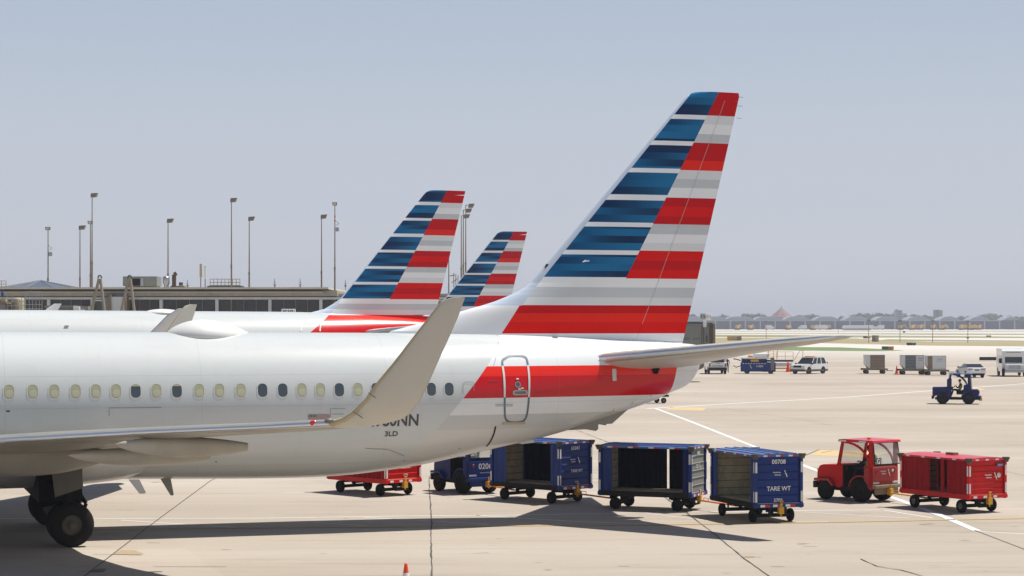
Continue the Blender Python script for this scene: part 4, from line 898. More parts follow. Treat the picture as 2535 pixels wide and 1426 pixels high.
def tractor(label, corner, th, body, roofm, L=2.35, W=1.3, H=1.98, hoodz=1.12, deckz=1.18, cab=(-0.10, 1.16), rr=0.39, rfr=0.30, wb=(-0.82, 0.62), texts=(), group='baggage tractors', cabover=True, fade=None):
    th = R(th); ex = Vector((math.cos(th), math.sin(th), 0)); ey = Vector((-math.sin(th), math.cos(th), 0)); X, Y = L/2, W/2
    c = corner - ex*X + ey*Y; c.z = 0; A = thing('baggage_tractor', label, 'tractor', c, th, group); B = M[body]; x0, x1 = cab
    # hood with rounded nose and cut-outs over the front wheels
    xf = -X; m = MB(); hx = x0 - 0.02
    pr = [(xf+0.02, 0.52), (xf, 0.62), (xf+0.01, hoodz-0.22), (xf+0.10, hoodz-0.05), (xf+0.24, hoodz), (hx, hoodz+0.03), (hx, 0.42), (wb[0]+0.42, 0.42), (wb[0]+0.30, 0.62), (wb[0]-0.2, 0.66)]
    m.prism([(x, -Y*0.86, z) for x, z in pr], (0, W*0.86, 0)); m.build('hood', B, A, bevel=0.045)
    for sy in (-1, 1):
        m = MB(); y0 = sy*Y*0.86; m.prism([(xf-0.04, y0, 0.60), (xf-0.02, y0, 0.68), (wb[0]+0.22, y0, 0.68), (wb[0]+0.42, y0, 0.46), (wb[0]+0.34, y0, 0.46), (wb[0]+0.18, y0, 0.62)], (0, sy*Y*0.2, 0)); m.build('front_fender', M[fade or body], A, bevel=0.01)
    m = MB(); m.box(xf-0.12, xf-0.0, -Y*0.98, Y*0.98, 0.36, 0.58); m.build('front_bumper', M['chassis'], A, bevel=0.02)
    m = MB()
    for i in range(9): z = 0.68 + i*0.04; m.box(xf-0.012, xf+0.02, -0.34, 0.34, z, z+0.02)
    m.build('grille', M['black'], A)
    for sy in (-1, 1):
        for z in (0.94, 0.74): m = MB(); m.lathe([(0.0,-0.05),(0.05,-0.045),(0.07,-0.02),(0.075,0.0),(0.075,0.03)], (xf+0.0, sy*0.46, z), (1,0,0), 14); m.build('headlight', M['lamp_lens'], A)
    # frame, steps, seat, dash
    m = MB(); m.box(xf+0.1, X-0.05, -Y*0.55, Y*0.55, 0.30, 0.46); m.box(hx-0.02, hx+0.55, -Y*0.98, Y*0.98, 0.40, 0.46); m.build('chassis', M['chassis'], A)
    m = MB(); m.box(x0, x0+0.05, -Y*0.86, Y*0.86, 0.46, hoodz+0.02); m.box(x0+0.02, x0+0.16, -Y*0.8, Y*0.8, hoodz-0.18, hoodz+0.02); m.build('dashboard', M['black'], A)
    m = MB(); m.lathe([(0.165,-0.012),(0.18,0.0),(0.165,0.012),(0.15,0.0),(0.165,-0.012)], (x0+0.32, 0.05, hoodz+0.08), (-0.55,0,0.8), 20); m.cyl((x0+0.12,0.05,hoodz-0.1),(x0+0.31,0.05,hoodz+0.07),0.02); m.cyl((x0+0.32,-0.12,hoodz+0.08),(x0+0.32,0.22,hoodz+0.08),0.012); m.build('steering_wheel', M['black'], A)
    sx = x0 + 0.62; m = MB(); m.box(sx-0.2, sx+0.22, -0.24, 0.30, 0.66, 0.95); m.box(sx+0.20, sx+0.28, -0.22, 0.28, 0.76, 1.0); m.build('seat', M['black'], A, bevel=0.03)
    # rear body with wheel arches
    rb = sx + 0.28
    m = MB(); z1 = deckz
    m.box(rb, X-0.01, -Y+0.02, Y-0.02, 0.44, z1-0.08)
    m.prism([(rb, -Y+0.02, z1-0.08), (X-0.01, -Y+0.02, z1-0.08), (X-0.13, -Y+0.05, z1), (rb, -Y+0.05, z1)], (0, W-0.06, 0)); m.build('rear_body', M[fade or body], A, bevel=0.02)
    for sy in (-1, 1):
        m = MB(); pts = []; r_ = rr + 0.07
        for i in range(13): t = math.pi * i / 12; pts.append((wb[1] + r_*math.cos(t), rr + r_*math.sin(t)))
        outer = [(x, sy*(Y-0.02), z) for x, z in pts]; inn = [(wb[1] + (r_-0.035)*math.cos(math.pi*i/12), sy*(Y-0.02), rr + (r_-0.035)*math.sin(math.pi*i/12)) for i in range(13)]
        d = -sy*0.30; V = outer + inn + [(x, y+d, z) for x, y, z in outer] + [(x, y+d, z) for x, y, z in inn]
        m.add(V, [(i,i+1,14+i,13+i) for i in range(12)] + [(26+i,39+i,40+i,27+i) for i in range(12)] + [(i,26+i,27+i,i+1) for i in range(12)] + [(13+i,14+i,40+i,39+i) for i in range(12)]); m.build('rear_fender', M[fade or body], A)
    m = MB(); m.box(X-0.02, X+0.14, -Y+0.0, Y-0.0, 0.46, 0.56); m.box(X-0.02, X+0.06, -Y*0.85, Y*0.85, 0.26, 0.46); m.build('rear_bumper', M[body] if not fade else M['rust_steel'], A, bevel=0.015)
    m = MB(); m.box(X+0.05, X+0.20, -0.02, 0.14, 0.24, 0.44); m.cyl((X+0.14,0.06,0.2),(X+0.14,0.06,0.58),0.022); m.build('hitch', M['yellow'], A, bevel=0.01)
    for sy in (-1, 1):
        m = MB(); m.lathe([(0.0,-0.02),(0.04,-0.015),(0.055,0.0),(0.0,0.0)][::-1], (X+0.002, sy*(Y-0.20), deckz-0.22), (1,0,0), 14)
        m.lathe([(0.0,0.02),(0.05,0.012),(0.055,-0.01)], (X+0.0, sy*(Y-0.20), deckz-0.22), (1,0,0), 14); m.build('tail_lamp', M['tail_lamp'] if texts else M['black'], A)
        m = MB(); m.box(X-0.012, X+0.006, sy*(Y-0.18)-0.14, sy*(Y-0.18)+0.14, 0.60, 0.66); m.build('reflective_tape', M['decal_white'], A)
    # cab: posts, arched side braces, roof, screens
    if cabover:
        zr = H - 0.09; slope = 0.16
        for sy in (-1, 1):
            y = sy*(Y-0.05)
            m = MB(); m.hexa([(x0-slope,y-0.03,hoodz-0.02),(x0-slope+0.07,y-0.03,hoodz-0.02),(x0-slope+0.07,y+0.03,hoodz-0.02),(x0-slope,y+0.03,hoodz-0.02),(x0,y-0.03,zr),(x0+0.07,y-0.03,zr),(x0+0.07,y+0.03,zr),(x0,y+0.03,zr)]); m.build('front_post', B, A)
            m = MB(); m.box(x1-0.16, x1-0.0, y-0.03, y+0.03, 0.5, zr); m.build('rear_post', B, A, bevel=0.01)
            m = MB(); pts = []
            for i in range(13): t = math.pi/2 * i / 12; pts.append((x0+0.10 + (x1-0.30-x0)*math.sin(t), zr-0.05 - (zr-deckz-0.02)*(1-math.cos(t))))
            V = [(x, y-0.02, z) for x, z in pts] + [(x+0.035, y-0.02, z+0.06) for x, z in pts] + [(x, y+0.02, z) for x, z in pts] + [(x+0.035, y+0.02, z+0.06) for x, z in pts]
            m.add(V, [(i,i+1,14+i,13+i) for i in range(12)] + [(26+i,39+i,40+i,27+i) for i in range(12)] + [(i,26+i,27+i,i+1) for i in range(12)] + [(13+i,14+i,40+i,39+i) for i in range(12)]); m.build('arched_brace', B, A)
        m = MB(); m.prism([(x0-0.10, -Y-0.03, zr), (x0-0.08, -Y-0.03, zr+0.075), (x0+0.1,-Y-0.03,zr+0.09), (x1+0.05, -Y-0.03, zr+0.075), (x1+0.07, -Y-0.03, zr)], (0, W+0.06, 0)); rf_ = m.build('roof', M[roofm], A, bevel=0.012)
        m = MB(); 
        for xx in (x0-0.05, x0+0.75): m.box(xx, xx+0.28, -Y-0.036, -Y-0.031, zr+0.01, zr+0.06)
        m.build('reflective_tape', M['decal_white'], rf_)
        m = MB(); m.cyl((x0+0.6,0,zr+0.08),(x0+0.6,0,zr+0.13),0.06); m.build('beacon', M['orange'], rf_)
        for nm, xa, xb, zb in (('windscreen', x0-slope-0.02, x0-0.02, hoodz+0.02), ('rear_window', x1+0.10, x1+0.0, deckz+0.03)):
            m = MB(); m.hexa([(xa,-Y+0.04,zb),(xa+0.006,-Y+0.04,zb),(xa+0.006,Y-0.04,zb),(xa,Y-0.04,zb),(xb,-Y+0.06,zr-0.01),(xb+0.006,-Y+0.06,zr-0.01),(xb+0.006,Y-0.06,zr-0.01),(xb,Y-0.06,zr-0.01)]); g_ = m.build(nm, M['glass'], A)
            m = MB(); m.bar([(xa,-Y+0.03,zb),(xb,-Y+0.05,zr),(xb,Y-0.05,zr),(xa,Y-0.03,zb),(xa,-Y+0.03,zb)], 0.016, 6); m.build('window_frame', M['black'], g_)
        if not texts or body == 'red':
            m = MB(); m.add([(x1+0.108,-Y+0.07,deckz+0.04),(x1+0.108,-Y+0.36,deckz+0.04),(x1+0.083,-Y+0.36,deckz+0.24),(x1+0.083,-Y+0.07,deckz+0.24)], [(0,1,2,3)]); m.build('gate_label_backing', M['dark_paint'], g_); m = MB(); put_text(m, 'G1', (x1+0.115, -Y+0.10, deckz+0.06), (0,1,0), (-0.13,0,0.99), 0.16, 0, 'l'); m.build('gate_text', M['decal_white'], A)
    for sx_, r_, wd in ((wb[0], rfr, 0.2), (wb[1], rr, 0.26)):
        for sy in (-1, 1): wheel_part(A, sx_, sy*(Y-wd/2), r_, wd, 'chassis')
    for (s_, y, z, h, key) in texts:
        m = MB(); xx = X + 0.006
        if s_ == 'logo':
            put_text(m, 'American', (xx, y-0.05, z+0.02), (0,1,0), (0,0,1), h*0.5, 0, 'r'); put_text(m, 'Airlines', (xx, y-0.05, z-h*0.6), (0,1,0), (0,0,1), h*0.5, 0, 'r'); logo(m, (xx, y+0.10, z), (0,1,0), (0,0,1), h*2.2)
        elif s_ == 'line': put_text(m, 'American Airlines', (xx, y, z), (0,1,0), (0,0,1), h, 0, 'c', 1.1); logo(m, (xx, y+0.34, z+h*0.5), (0,1,0), (0,0,1), h*2.6)
        elif s_ == 'disc': m.lathe([(0.0,0.004),(h,0.004),(h,0.0)], (X, y, z), (1,0,0), 18)
        else: put_text(m, s_, (xx, y, z), (0,1,0), (0,0,1), h)
        m.build('marking', M[key], A)
    return A, c + ex*(X+0.14) + ey*0.06, c, ex, ey, (sx, hoodz)

def skin_body(name, pts, edges, rad, mat, parent=None):
    me = bpy.data.meshes.new(name); me.from_pydata(pts, edges, []); o = bpy.data.objects.new(name, me); COL.objects.link(o)
    if parent: o.parent = parent
    md = o.modifiers.new('skin', 'SKIN')
    for v, r_ in zip(me.skin_vertices[0].data, rad): v.radius = (r_, r_) if not isinstance(r_, tuple) else r_
    me.skin_vertices[0].data[0].use_root = True
    s = o.modifiers.new('sub', 'SUBSURF'); s.levels = 2; s.render_levels = 2; me.materials.append(mat)
    dg = bpy.context.evaluated_depsgraph_get(); dg.update(); ev = o.evaluated_get(dg); m2 = bpy.data.meshes.new_from_object(ev)
    bpy.data.objects.remove(o); m2.name = name
    for p in m2.polygons: p.use_smooth = True
    o2 = bpy.data.objects.new(name, m2); COL.objects.link(o2); o2.parent = parent; m2.materials.clear(); m2.materials.append(mat); return o2
def hand(o, d, up, mat, parent, s=1):
    """palm with four bent fingers and a thumb, closed on a rim"""
    o = Vector(o); d = Vector(d).normalized(); up = Vector(up).normalized(); sd = d.cross(up).normalized() * s
    P = [o, o + d*0.05, o + d*0.085]; E = [(0,1),(1,2)]; Rr = [(0.026,0.016),(0.036,0.015),(0.034,0.013)]
    for i, (off, l) in enumerate(((-0.028,0.030),(-0.010,0.036),(0.010,0.034),(0.028,0.026))):
        b = len(P); q = o + d*0.09 + sd*off; P += [q, q + d*l*0.8 - up*0.008, q + d*l - up*0.032, q + d*l*0.5 - up*0.045]; E += [(2,b),(b,b+1),(b+1,b+2),(b+2,b+3)]; Rr += [0.0095,0.009,0.0085,0.0075]
    b = len(P); q = o + d*0.03 - sd*0.03; P += [q - sd*0.015 - up*0.01, q - sd*0.02 + d*0.03 - up*0.03]; E += [(0,b),(b,b+1)]; Rr += [0.011,0.009]
    return skin_body('hand', P, E, Rr, mat, parent)
def torso_shell(body, keep, mat, parent, ax):
    me = body.data; use = [p for p in me.polygons if keep(p.center)]; idx = {}; V = []; Fc = []
    for p in use:
        f = []
        for i in p.vertices:
            if i not in idx: idx[i] = len(V); V.append(me.vertices[i].co + me.vertices[i].normal * 0.014)
            f.append(idx[i])
        Fc.append(f)
    m = MB(); m.add(V, Fc, 0, True); return m.build('vest', mat, parent)
def person_seated(label, loc, rz, seat, wheelpt, vest='hivis', group=None):
    """sits at local seat point facing -x, both hands on the wheel"""
    A = thing('person', label, 'person', loc, rz); sx, sz = seat; wx, wz = wheelpt
    hip = Vector((sx, 0, sz+0.10)); ch = Vector((sx+0.07, 0, sz+0.42)); nk = Vector((sx+0.03, 0, sz+0.58))
    P = [hip, hip.lerp(ch, 0.5)+Vector((0.02,0,0)), ch, nk, nk + Vector((-0.01,0,0.06))]; E = [(0,1),(1,2),(2,3),(3,4)]; Q = [(0.15,0.11),(0.135,0.10),(0.165,0.105),(0.065,0.06),(0.055,0.055)]
    for s in (-1, 1):
        b = len(P); sh = ch + Vector((-0.0, s*0.19, 0.08)); el = Vector((sx-0.14, s*0.25, sz+0.24)); wr_ = Vector((wx+0.06, s*0.15, wz+0.03))
        P += [sh, el, wr_]; E += [(2,b),(b,b+1),(b+1,b+2)]; Q += [0.06,0.047,0.032]
        b = len(P); kn = Vector((sx-0.44, s*0.14, sz+0.14)); an = Vector((sx-0.56, s*0.13, sz-0.26)); toe = an + Vector((-0.17,0,-0.03))
        P += [hip + Vector((-0.04, s*0.10, -0.01)), kn, an, toe]; E += [(0,b),(b,b+1),(b+1,b+2),(b+2,b+3)]; Q += [0.095,0.07,0.05,0.042]
    body = skin_body('body', P, E, Q, M['trousers'], A)
    for s in (-1, 1): hand((wx+0.06, s*0.15, wz+0.03), (-1,-s*0.1,0.2), (0,0,1), M['skin'], body, s)
    hd = nk + Vector((-0.03, 0, 0.17)); m = MB(); rg = []
    for i in range(13):
        u = i/12; z = -0.125 + 0.25*u; r_ = math.sqrt(max(0.0, 1 - (2*u-1)**2)) * (0.086 - 0.016*(1-u)); 
        rg.append([(hd.x + r_*1.15*math.cos(t) - (0.012 if math.cos(t) < -0.85 and 0.3 < u < 0.55 else 0), hd.y + r_*0.92*math.sin(t), hd.z + z) for t in [2*math.pi*j/16 for j in range(16)]])
    m.rings(rg, 0, True, True); m.hexa([(hd.x-0.115,-0.013,hd.z-0.03),(hd.x-0.08,-0.016,hd.z-0.03),(hd.x-0.08,0.016,hd.z-0.03),(hd.x-0.115,0.013,hd.z-0.03),(hd.x-0.09,-0.006,hd.z+0.025),(hd.x-0.08,-0.008,hd.z+0.025),(hd.x-0.08,0.008,hd.z+0.025),(hd.x-0.09,0.006,hd.z+0.025)])
    for s in (-1, 1): m.lathe([(0,-0.01),(0.028,0),(0,0.01)], (hd.x+0.01, s*0.082, hd.z-0.005), (0,s,0), 8)
    m.build('head', M['skin'], body)
    m = MB()
    for s in (-1, 1): m.lathe([(0,-0.006),(0.009,0),(0,0.006)], (hd.x-0.093, s*0.03, hd.z+0.02), (-1,0,0), 8); 
    m.build('eyes', M['hair'], body); m = MB(); m.box(hd.x-0.094, hd.x-0.086, -0.024, 0.024, hd.z-0.062, hd.z-0.054); m.build('mouth', M['red_faded'], body)
    m = MB(); rg = []
    for i in range(9):
        u = i/8; z = 0.00 + 0.135*u; r_ = math.sqrt(max(0.0, 1 - u*u)) * 0.094; rg.append([(hd.x + 0.014 + r_*1.12*math.cos(t)*(0.86 if math.cos(t) < -0.3 and u < 0.4 else 1), r_*0.95*math.sin(t), hd.z + z) for t in [2*math.pi*j/16 for j in range(16)]])
    m.rings(rg, 0, True, True); m.build('hair', M['hair'], A)
    v = torso_shell(body, lambda c: sz+0.14 < c.z < sz+0.56 and abs(c.y) < 0.185 and c.x > sx-0.10, M[vest], A, (sx, 0))
    
    return A
def person_standing(label, loc, rz, vest='black'):
    A = thing('person', label, 'person', loc, rz)
    P = [(0,0,0.95),(0,0,1.15),(0.02,0,1.38),(0.0,0,1.52),(0,0,1.58)]; E = [(0,1),(1,2),(2,3),(3,4)]; Q = [(0.15,0.11),(0.13,0.10),(0.17,0.105),0.06,0.055]
    for s in (-1, 1):
        b = len(P); P += [(0.0,s*0.19,1.44),(0.03,s*0.25,1.17),(-0.12,s*0.22,1.0)]; E += [(2,b),(b,b+1),(b+1,b+2)]; Q += [0.058,0.046,0.032]
        b = len(P); P += [(0,s*0.1,0.88),(-0.02,s*0.11,0.5),(0.03,s*0.12,0.09),(-0.14,s*0.13,0.04)]; E += [(0,b),(b,b+1),(b+1,b+2),(b+2,b+3)]; Q += [0.095,0.068,0.05,0.04]
    b_ = skin_body('body', P, E, Q, M['trousers'], A)
    for s in (-1, 1): hand((-0.12,s*0.22,1.0), (-0.6,0,-0.8), (-0.8,0,0.6), M['skin'], b_, s)
    m = MB(); m.lathe([(0.0,-0.13),(0.05,-0.11),(0.075,-0.04),(0.085,0.03),(0.07,0.09),(0.0,0.125)], (0,0,1.69), (0,0,1), 16); m.box(-0.10,-0.075,-0.014,0.014,1.66,1.70); m.build('head', M['skin'], b_)
    m = MB(); m.lathe([(0.093,0.02),(0.088,0.07),(0.06,0.115),(0.0,0.14)], (0.008,0,1.69), (0,0,1), 16); m.build('hair', M['hair'], A); return A

# ---------------------------------------------------------------- the baggage trains
CB = 'curtain_blue'
TF, hF, *_ = tractor('blue baggage tractor with number 0206R, half hidden under the nearest tail cone', Vector((-108.5*69.2/F, 69.2, 0)), -57, 'blue', 'blue_roof', texts=(('0206R',0.10,0.84,0.19,'decal_white'),('line',0.0,0.70,0.035,'decal_white')))
CA, hA = cart('blue curtained baggage cart numbered 11041, directly behind the blue 0206R tractor', Vector((1.48, 65.6, 0)), -45, 'blue', 'blue_roof', CB, bar_to=hF,
    texts=(('11041',0.0,1.68,0.12,'decal_white'),('logo',0.05,1.35,0.09,'decal_white'),('TARE WT',0.05,0.98,0.09,'decal_white'),('1710',0.05,0.64,0.06,'decal_white')),
    near_c=((-1.42,-0.85,CB),(1.10,1.44,CB)), far_c=((-1.44,1.44,'curtain_shaded'),))
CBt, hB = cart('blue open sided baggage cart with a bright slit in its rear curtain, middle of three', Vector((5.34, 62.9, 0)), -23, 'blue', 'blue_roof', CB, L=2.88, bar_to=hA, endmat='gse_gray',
    texts=(('3405',0.0,1.69,0.11,'decal_white'),('logo',0.05,1.35,0.09,'decal_white')), near_c=((-1.37,-1.05,CB),(1.2,1.37,'blue_dark')), far_c=((-1.38,0.22,'curtain_shaded'),(0.29,1.38,'curtain_shaded')), wheel_rim='chassis')
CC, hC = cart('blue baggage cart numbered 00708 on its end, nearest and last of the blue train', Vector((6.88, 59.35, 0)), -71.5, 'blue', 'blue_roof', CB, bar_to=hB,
    texts=(('00708',0.0,1.68,0.125,'decal_white'),('logo',0.12,1.40,0.09,'decal_white'),('TARE WT',0.0,0.92,0.125,'decal_white'),('3700',-0.02,0.60,0.10,'decal_white')), near_c=((-1.42,-1.16,CB),(1.16,1.43,CB)), far_c=((-1.44,1.44,'curtain_shaded'),), wheel_rim='chassis')
CR = 'curtain_red'
CD, hD = None, None
TG, hG, cG, exG, eyG, stG = tractor('red baggage tractor with cab and gate mark G1, its driver in a green vest', Vector((11.33, 66.0, 0)), -49, 'red', 'red_roof', fade='red_faded', texts=(('logo',0.05,0.95,0.10,'decal_white'),('disc',0.34,0.99,0.05,'decal_white')))
CD, hD = cart('red covered baggage cart coupled behind the red tractor, rightmost cart', Vector((13.55, 62.3, 0)), -60, 'red', 'red_roof', CR, H=1.66, bar_to=hG, rf='w', wheel_rim='rim', wr=0.2,
    texts=(('logo',0.22,1.10,0.10,'decal_white'),), near_c=((-1.44,-0.25,CR),(0.25,0.42,CR),(0.55,1.44,CR)), far_c=((-1.44,1.44,CR),))
m = MB(); xx = 1.5 + 0.031; m.add([(xx,0.36,1.38),(xx,0.64,1.38),(xx,0.64,1.48),(xx,0.36,1.48)], [(0,1,2,3)], 1); put_text(m, '23937', (xx+0.003,0.50,1.395), (0,1,0), (0,0,1), 0.06); m.build('number_plate', [M['decal_white'], M['curtain_blue']], CD); m = MB(); m.lathe([(0,0.004),(0.075,0.004),(0.075,0)], (1.5+0.026,0.45,1.12), (1,0,0), 18); m.build('round_sticker', M['decal_white'], CD)
CE, hE = cart('red baggage cart numbered 1770, mostly hidden under the nearest fuselage', Vector((-4.1, 68.4, 0)), -47, 'red', 'red_roof', CR, H=1.66, rf='w', wr=0.2, texts=(('1770',0.1,0.66,0.07,'decal_white'),('TARE WT',0.1,0.90,0.07,'decal_white')), near_c=((-1.44,1.44,CR),), far_c=((-1.44,1.44,CR),))
person_seated('person in a bright green vest driving the red tractor', cG, R(-49), (0.52, 0.92), (0.22, 1.22), 'hivis')
# far blue tug
gH = gp(2406, 1001); TH_, hH, cH, exH, eyH, stH = tractor('blue tug with square cab crossing the open apron, farthest tractor to the right', Vector((gH.x + 0.42, gH.y - 0.3, 0)), -14, 'blue_dark', 'blue_roof', L=3.1, W=1.7, H=2.16, hoodz=1.16, deckz=1.02, cab=(-0.42, 0.95), rr=0.44, rfr=0.42, wb=(-0.92, 0.85))
part_ = MB(); part_.box(0.50,0.98,-0.78,0.78,0.60,1.32); part_.build('rear_cowl', M['blue_dark'], TH_, bevel=0.05); part_ = MB(); part_.box(-1.62,-0.55,-0.74,0.74,0.62,1.17); part_.build('engine_cover', M['blue_dark'], TH_, bevel=0.04)
for s_y in (-1, 1): part_ = MB(); part_.box(-0.62,-0.36,s_y*0.80-0.05,s_y*0.80+0.05,0.42,1.75); part_.build('door_post', M['blue_dark'], TH_, bevel=0.02)
person_seated('person in a dull yellow vest at the wheel of the far blue tug', cH, R(-14), (0.22, 0.86), (-0.10, 1.22), 'hivis_yellow')
# beige bodywork reflects: tray number on the tug side
# cones
def cone(label, loc, s=1.0, collar=True, group='traffic cones'):
    A = thing('traffic_cone', label, 'cone', loc, 0.3, group); m = MB(); m.lathe([(0.155*s,0.03*s),(0.117*s,0.20*s),(0.059*s,0.55*s),(0.032*s,0.72*s),(0.03*s,0.74*s),(0.0,0.74*s)], (0,0,0), (0,0,1), 20)
    m.build('cone_body', M['cone_orange'], A); m = MB(); m.lathe([(0.120*s,0.20*s),(0.062*s,0.55*s)], (0,0,0), (0,0,1), 20); m.build('reflective_sleeve', M['decal_white'] if collar else M['cone_orange'], A)
    m = MB(); m.box(-0.19*s,0.19*s,-0.19*s,0.19*s,0,0.035*s); m.build('base', M['black'] if collar else M['cone_orange'], A, bevel=0.01); return A
cone('traffic cone with white sleeve at the bottom edge, its orange tip showing', gp(1005, 1484))
cone('plain orange traffic cone between the far container dollies', gp(2220, 926), 1.25, False)
# ---------------------------------------------------------------- far apron vehicles
def poly_car(name, label, cat, loc, rz, L, W, prof, gprof, mat, wheels, group=None, extras=None):
    """prof: side outline (x forward +), gprof: glasshouse side outline set in from the flanks"""
    A = thing(name, label, cat, loc, rz, group); Y = W/2
    m = MB(); m.prism([(x, -Y, z) for x, z in prof], (0, W, 0)); m.build('body', M[mat], A, bevel=0.07)
    if gprof:
        zb = min(z for x, z in gprof); zt = max(z for x, z in gprof)
        ins = lambda z: 0.02 + 0.16 * (z - zb) / (zt - zb); n = len(gprof)
        V = [(x, -Y + ins(z), z) for x, z in gprof] + [(x, Y - ins(z), z) for x, z in gprof]
        m = MB(); m.add(V, [list(range(n))[::-1], [n+i for i in range(n)]] + [(i, (i+1)%n, n+(i+1)%n, n+i) for i in range(n)]); m.build('windows', M['glass_dark'], A)
        top = [(x, z) for x, z in gprof if z > zt - 0.02]; xa, xb = min(x for x, z in top), max(x for x, z in top)
        m = MB(); m.box(xa-0.08, xb+0.08, -Y+0.17, Y-0.17, zt-0.01, zt+0.05); m.build('roof', M[mat], A, bevel=0.03)
        xs = sorted(set(x for x, z in gprof)); 
        for u in (0.02, 0.36, 0.66, 0.97):
            for s in (-1, 1):
                xt = xa + (xb-xa)*u; bx0, bx1 = min(x for x, z in gprof if z < zb+0.02), max(x for x, z in gprof if z < zb+0.02); xb_ = bx0 + (bx1-bx0)*u
                m = MB(); y0, y1 = s*(Y-0.015), s*(Y-0.175); m.hexa([(xb_-0.06,y0,zb),(xb_+0.06,y0,zb),(xb_+0.06,y0-s*0.05,zb),(xb_-0.06,y0-s*0.05,zb),(xt-0.05,y1,zt),(xt+0.05,y1,zt),(xt+0.05,y1-s*0.05,zt),(xt-0.05,y1-s*0.05,zt)]); m.build('pillar', M[mat], A)
    for x, r_ in wheels:
        for s in (-1, 1): 
            wheel_part(A, x, s*(Y-0.10), r_, 0.24, 'silver')
            m = MB(); m.lathe([(0.0,0),(r_+0.06,0.0),(r_+0.06,0.012),(0.0,0.012)], (x, s*(Y-0.004), r_+0.02), (0,s,0), 20); m.build('wheel_arch', M['black'], A)
    if extras: extras(A, Y)
    return A
def part(A, name, mat, *boxes, bevel=0.0):
    m = MB()
    for b in boxes: m.box(*b)
    return m.build(name, M[mat], A, bevel=bevel)
def suv_x(A, Y):
    part(A, 'grille', 'black', (2.33,2.37,-0.5,0.5,0.72,0.95)); 
    for s in (-1, 1): part(A, 'headlight', 'lamp_lens', (2.30,2.36,s*0.75-0.16,s*0.75+0.16,0.76,0.93)); part(A, 'tail_lamp', 'tail_lamp', (-2.37,-2.33,s*0.85-0.07,s*0.85+0.07,0.9,1.3)); part(A, 'side_mirror', 'black', (0.95,1.1,s*(Y+0.02),s*(Y+0.2),1.05,1.2) if s > 0 else (0.95,1.1,-(Y+0.2),-(Y+0.02),1.05,1.2)); part(A, 'roof_rail', 'black', (-1.7,0.2,s*0.7-0.03,s*0.7+0.03,1.80,1.84))
    part(A, 'lower_cladding', 'bumper', (-2.36,2.38,-Y-0.015,Y+0.015,0.28,0.52), bevel=0.03); part(A, 'light_bar', 'orange', (-0.35,-0.05,-0.6,0.6,1.82,1.93), bevel=0.02)
q = gp(2003, 925)
suv = poly_car('suv', 'white sport utility vehicle with dark lower cladding and amber roof bar', 'car', q, R(229), 4.7, 1.9,
    [(-2.33,0.4),(-2.35,1.0),(-2.25,1.12),(0.95,1.10),(1.4,1.06),(2.2,0.98),(2.34,0.85),(2.36,0.4)], [(-2.2,1.10),(-1.95,1.76),(0.25,1.76),(0.98,1.10)], 'car_white', [(-1.4,0.37),(1.45,0.37)], 'cars', suv_x)
def van_x(A, Y):
    part(A, 'rear_bumper', 'chassis', (-2.62,-2.45,-Y-0.02,Y+0.02,0.40,0.72)); part(A, 'rear_window', 'glass_dark', (-2.5,-2.44,-0.72,0.72,1.28,1.72))
    for s in (-1, 1): part(A, 'tail_lamp', 'tail_lamp', (-2.51,-2.47,s*0.86-0.07,s*0.86+0.07,0.8,1.2)); part(A, 'side_mirror', 'black', (1.3,1.42,min(s*Y,s*(Y+0.24)),max(s*Y,s*(Y+0.24)),1.2,1.5))
    m = MB(); put_text(m, '11793', (-2.51,0.0,1.12), (0,-1,0), (0,0,1), 0.13); m.build('number_text', M['dark_paint'], A)
    m = MB(); put_text(m, 'STAY BACK', (-2.51,0.0,0.85), (0,-1,0), (0,0,1), 0.14, 0, 'c', 1.2); m.build('warning_text', M['dark_paint'], A)
q = gp(1771, 925)
poly_car('van', 'white service van seen from behind under the right tailplane', 'van', q, R(90), 5.2, 2.0,
    [(-2.48,0.45),(-2.5,1.25),(-2.38,1.28),(-2.3,2.0),(0.6,2.05),(1.3,1.4),(2.3,1.15),(2.5,0.9),(2.5,0.45)], [], 'car_white', [(-1.6,0.38),(1.7,0.38)], 'cars', van_x)
person_standing('person in dark clothing standing beside the white service van', gp(1800, 923), R(90))
def sedan_x(A, Y):
    part(A, 'trunk_bumper', 'car_white', (-2.40,-2.2,-Y+0.02,Y-0.02,0.45,0.72), bevel=0.05); part(A, 'rear_diffuser', 'black', (-2.41,-2.2,-Y+0.12,Y-0.12,0.26,0.45), bevel=0.03); part(A, 'number_plate', 'dark_paint', (-2.415,-2.40,-0.24,0.24,0.72,0.86))
    for s in (-1, 1): part(A, 'tail_lamp', 'tail_lamp', (-2.36,-2.30,min(s*0.45,s*0.9),max(s*0.45,s*0.9),0.86,0.97)); part(A, 'side_mirror', 'black', (0.75,0.88,min(s*Y,s*(Y+0.2)),max(s*Y,s*(Y+0.2)),0.98,1.12)); part(A, 'headlight', 'lamp_lens', (2.2,2.32,s*0.7-0.15,s*0.7+0.15,0.62,0.74))
q = gp(2402, 934)
poly_car('sedan', 'white sedan seen from behind with red tail lamps', 'car', q, R(94), 4.6, 1.85,
    [(-2.32,0.35),(-2.36,0.75),(-2.30,1.02),(-1.85,1.06),(0.85,0.98),(2.0,0.80),(2.3,0.62),(2.32,0.35)], [(-1.95,1.03),(-1.1,1.40),(-0.1,1.40),(0.95,0.97)], 'car_white', [(-1.4,0.33),(1.4,0.33)], 'cars', sedan_x)
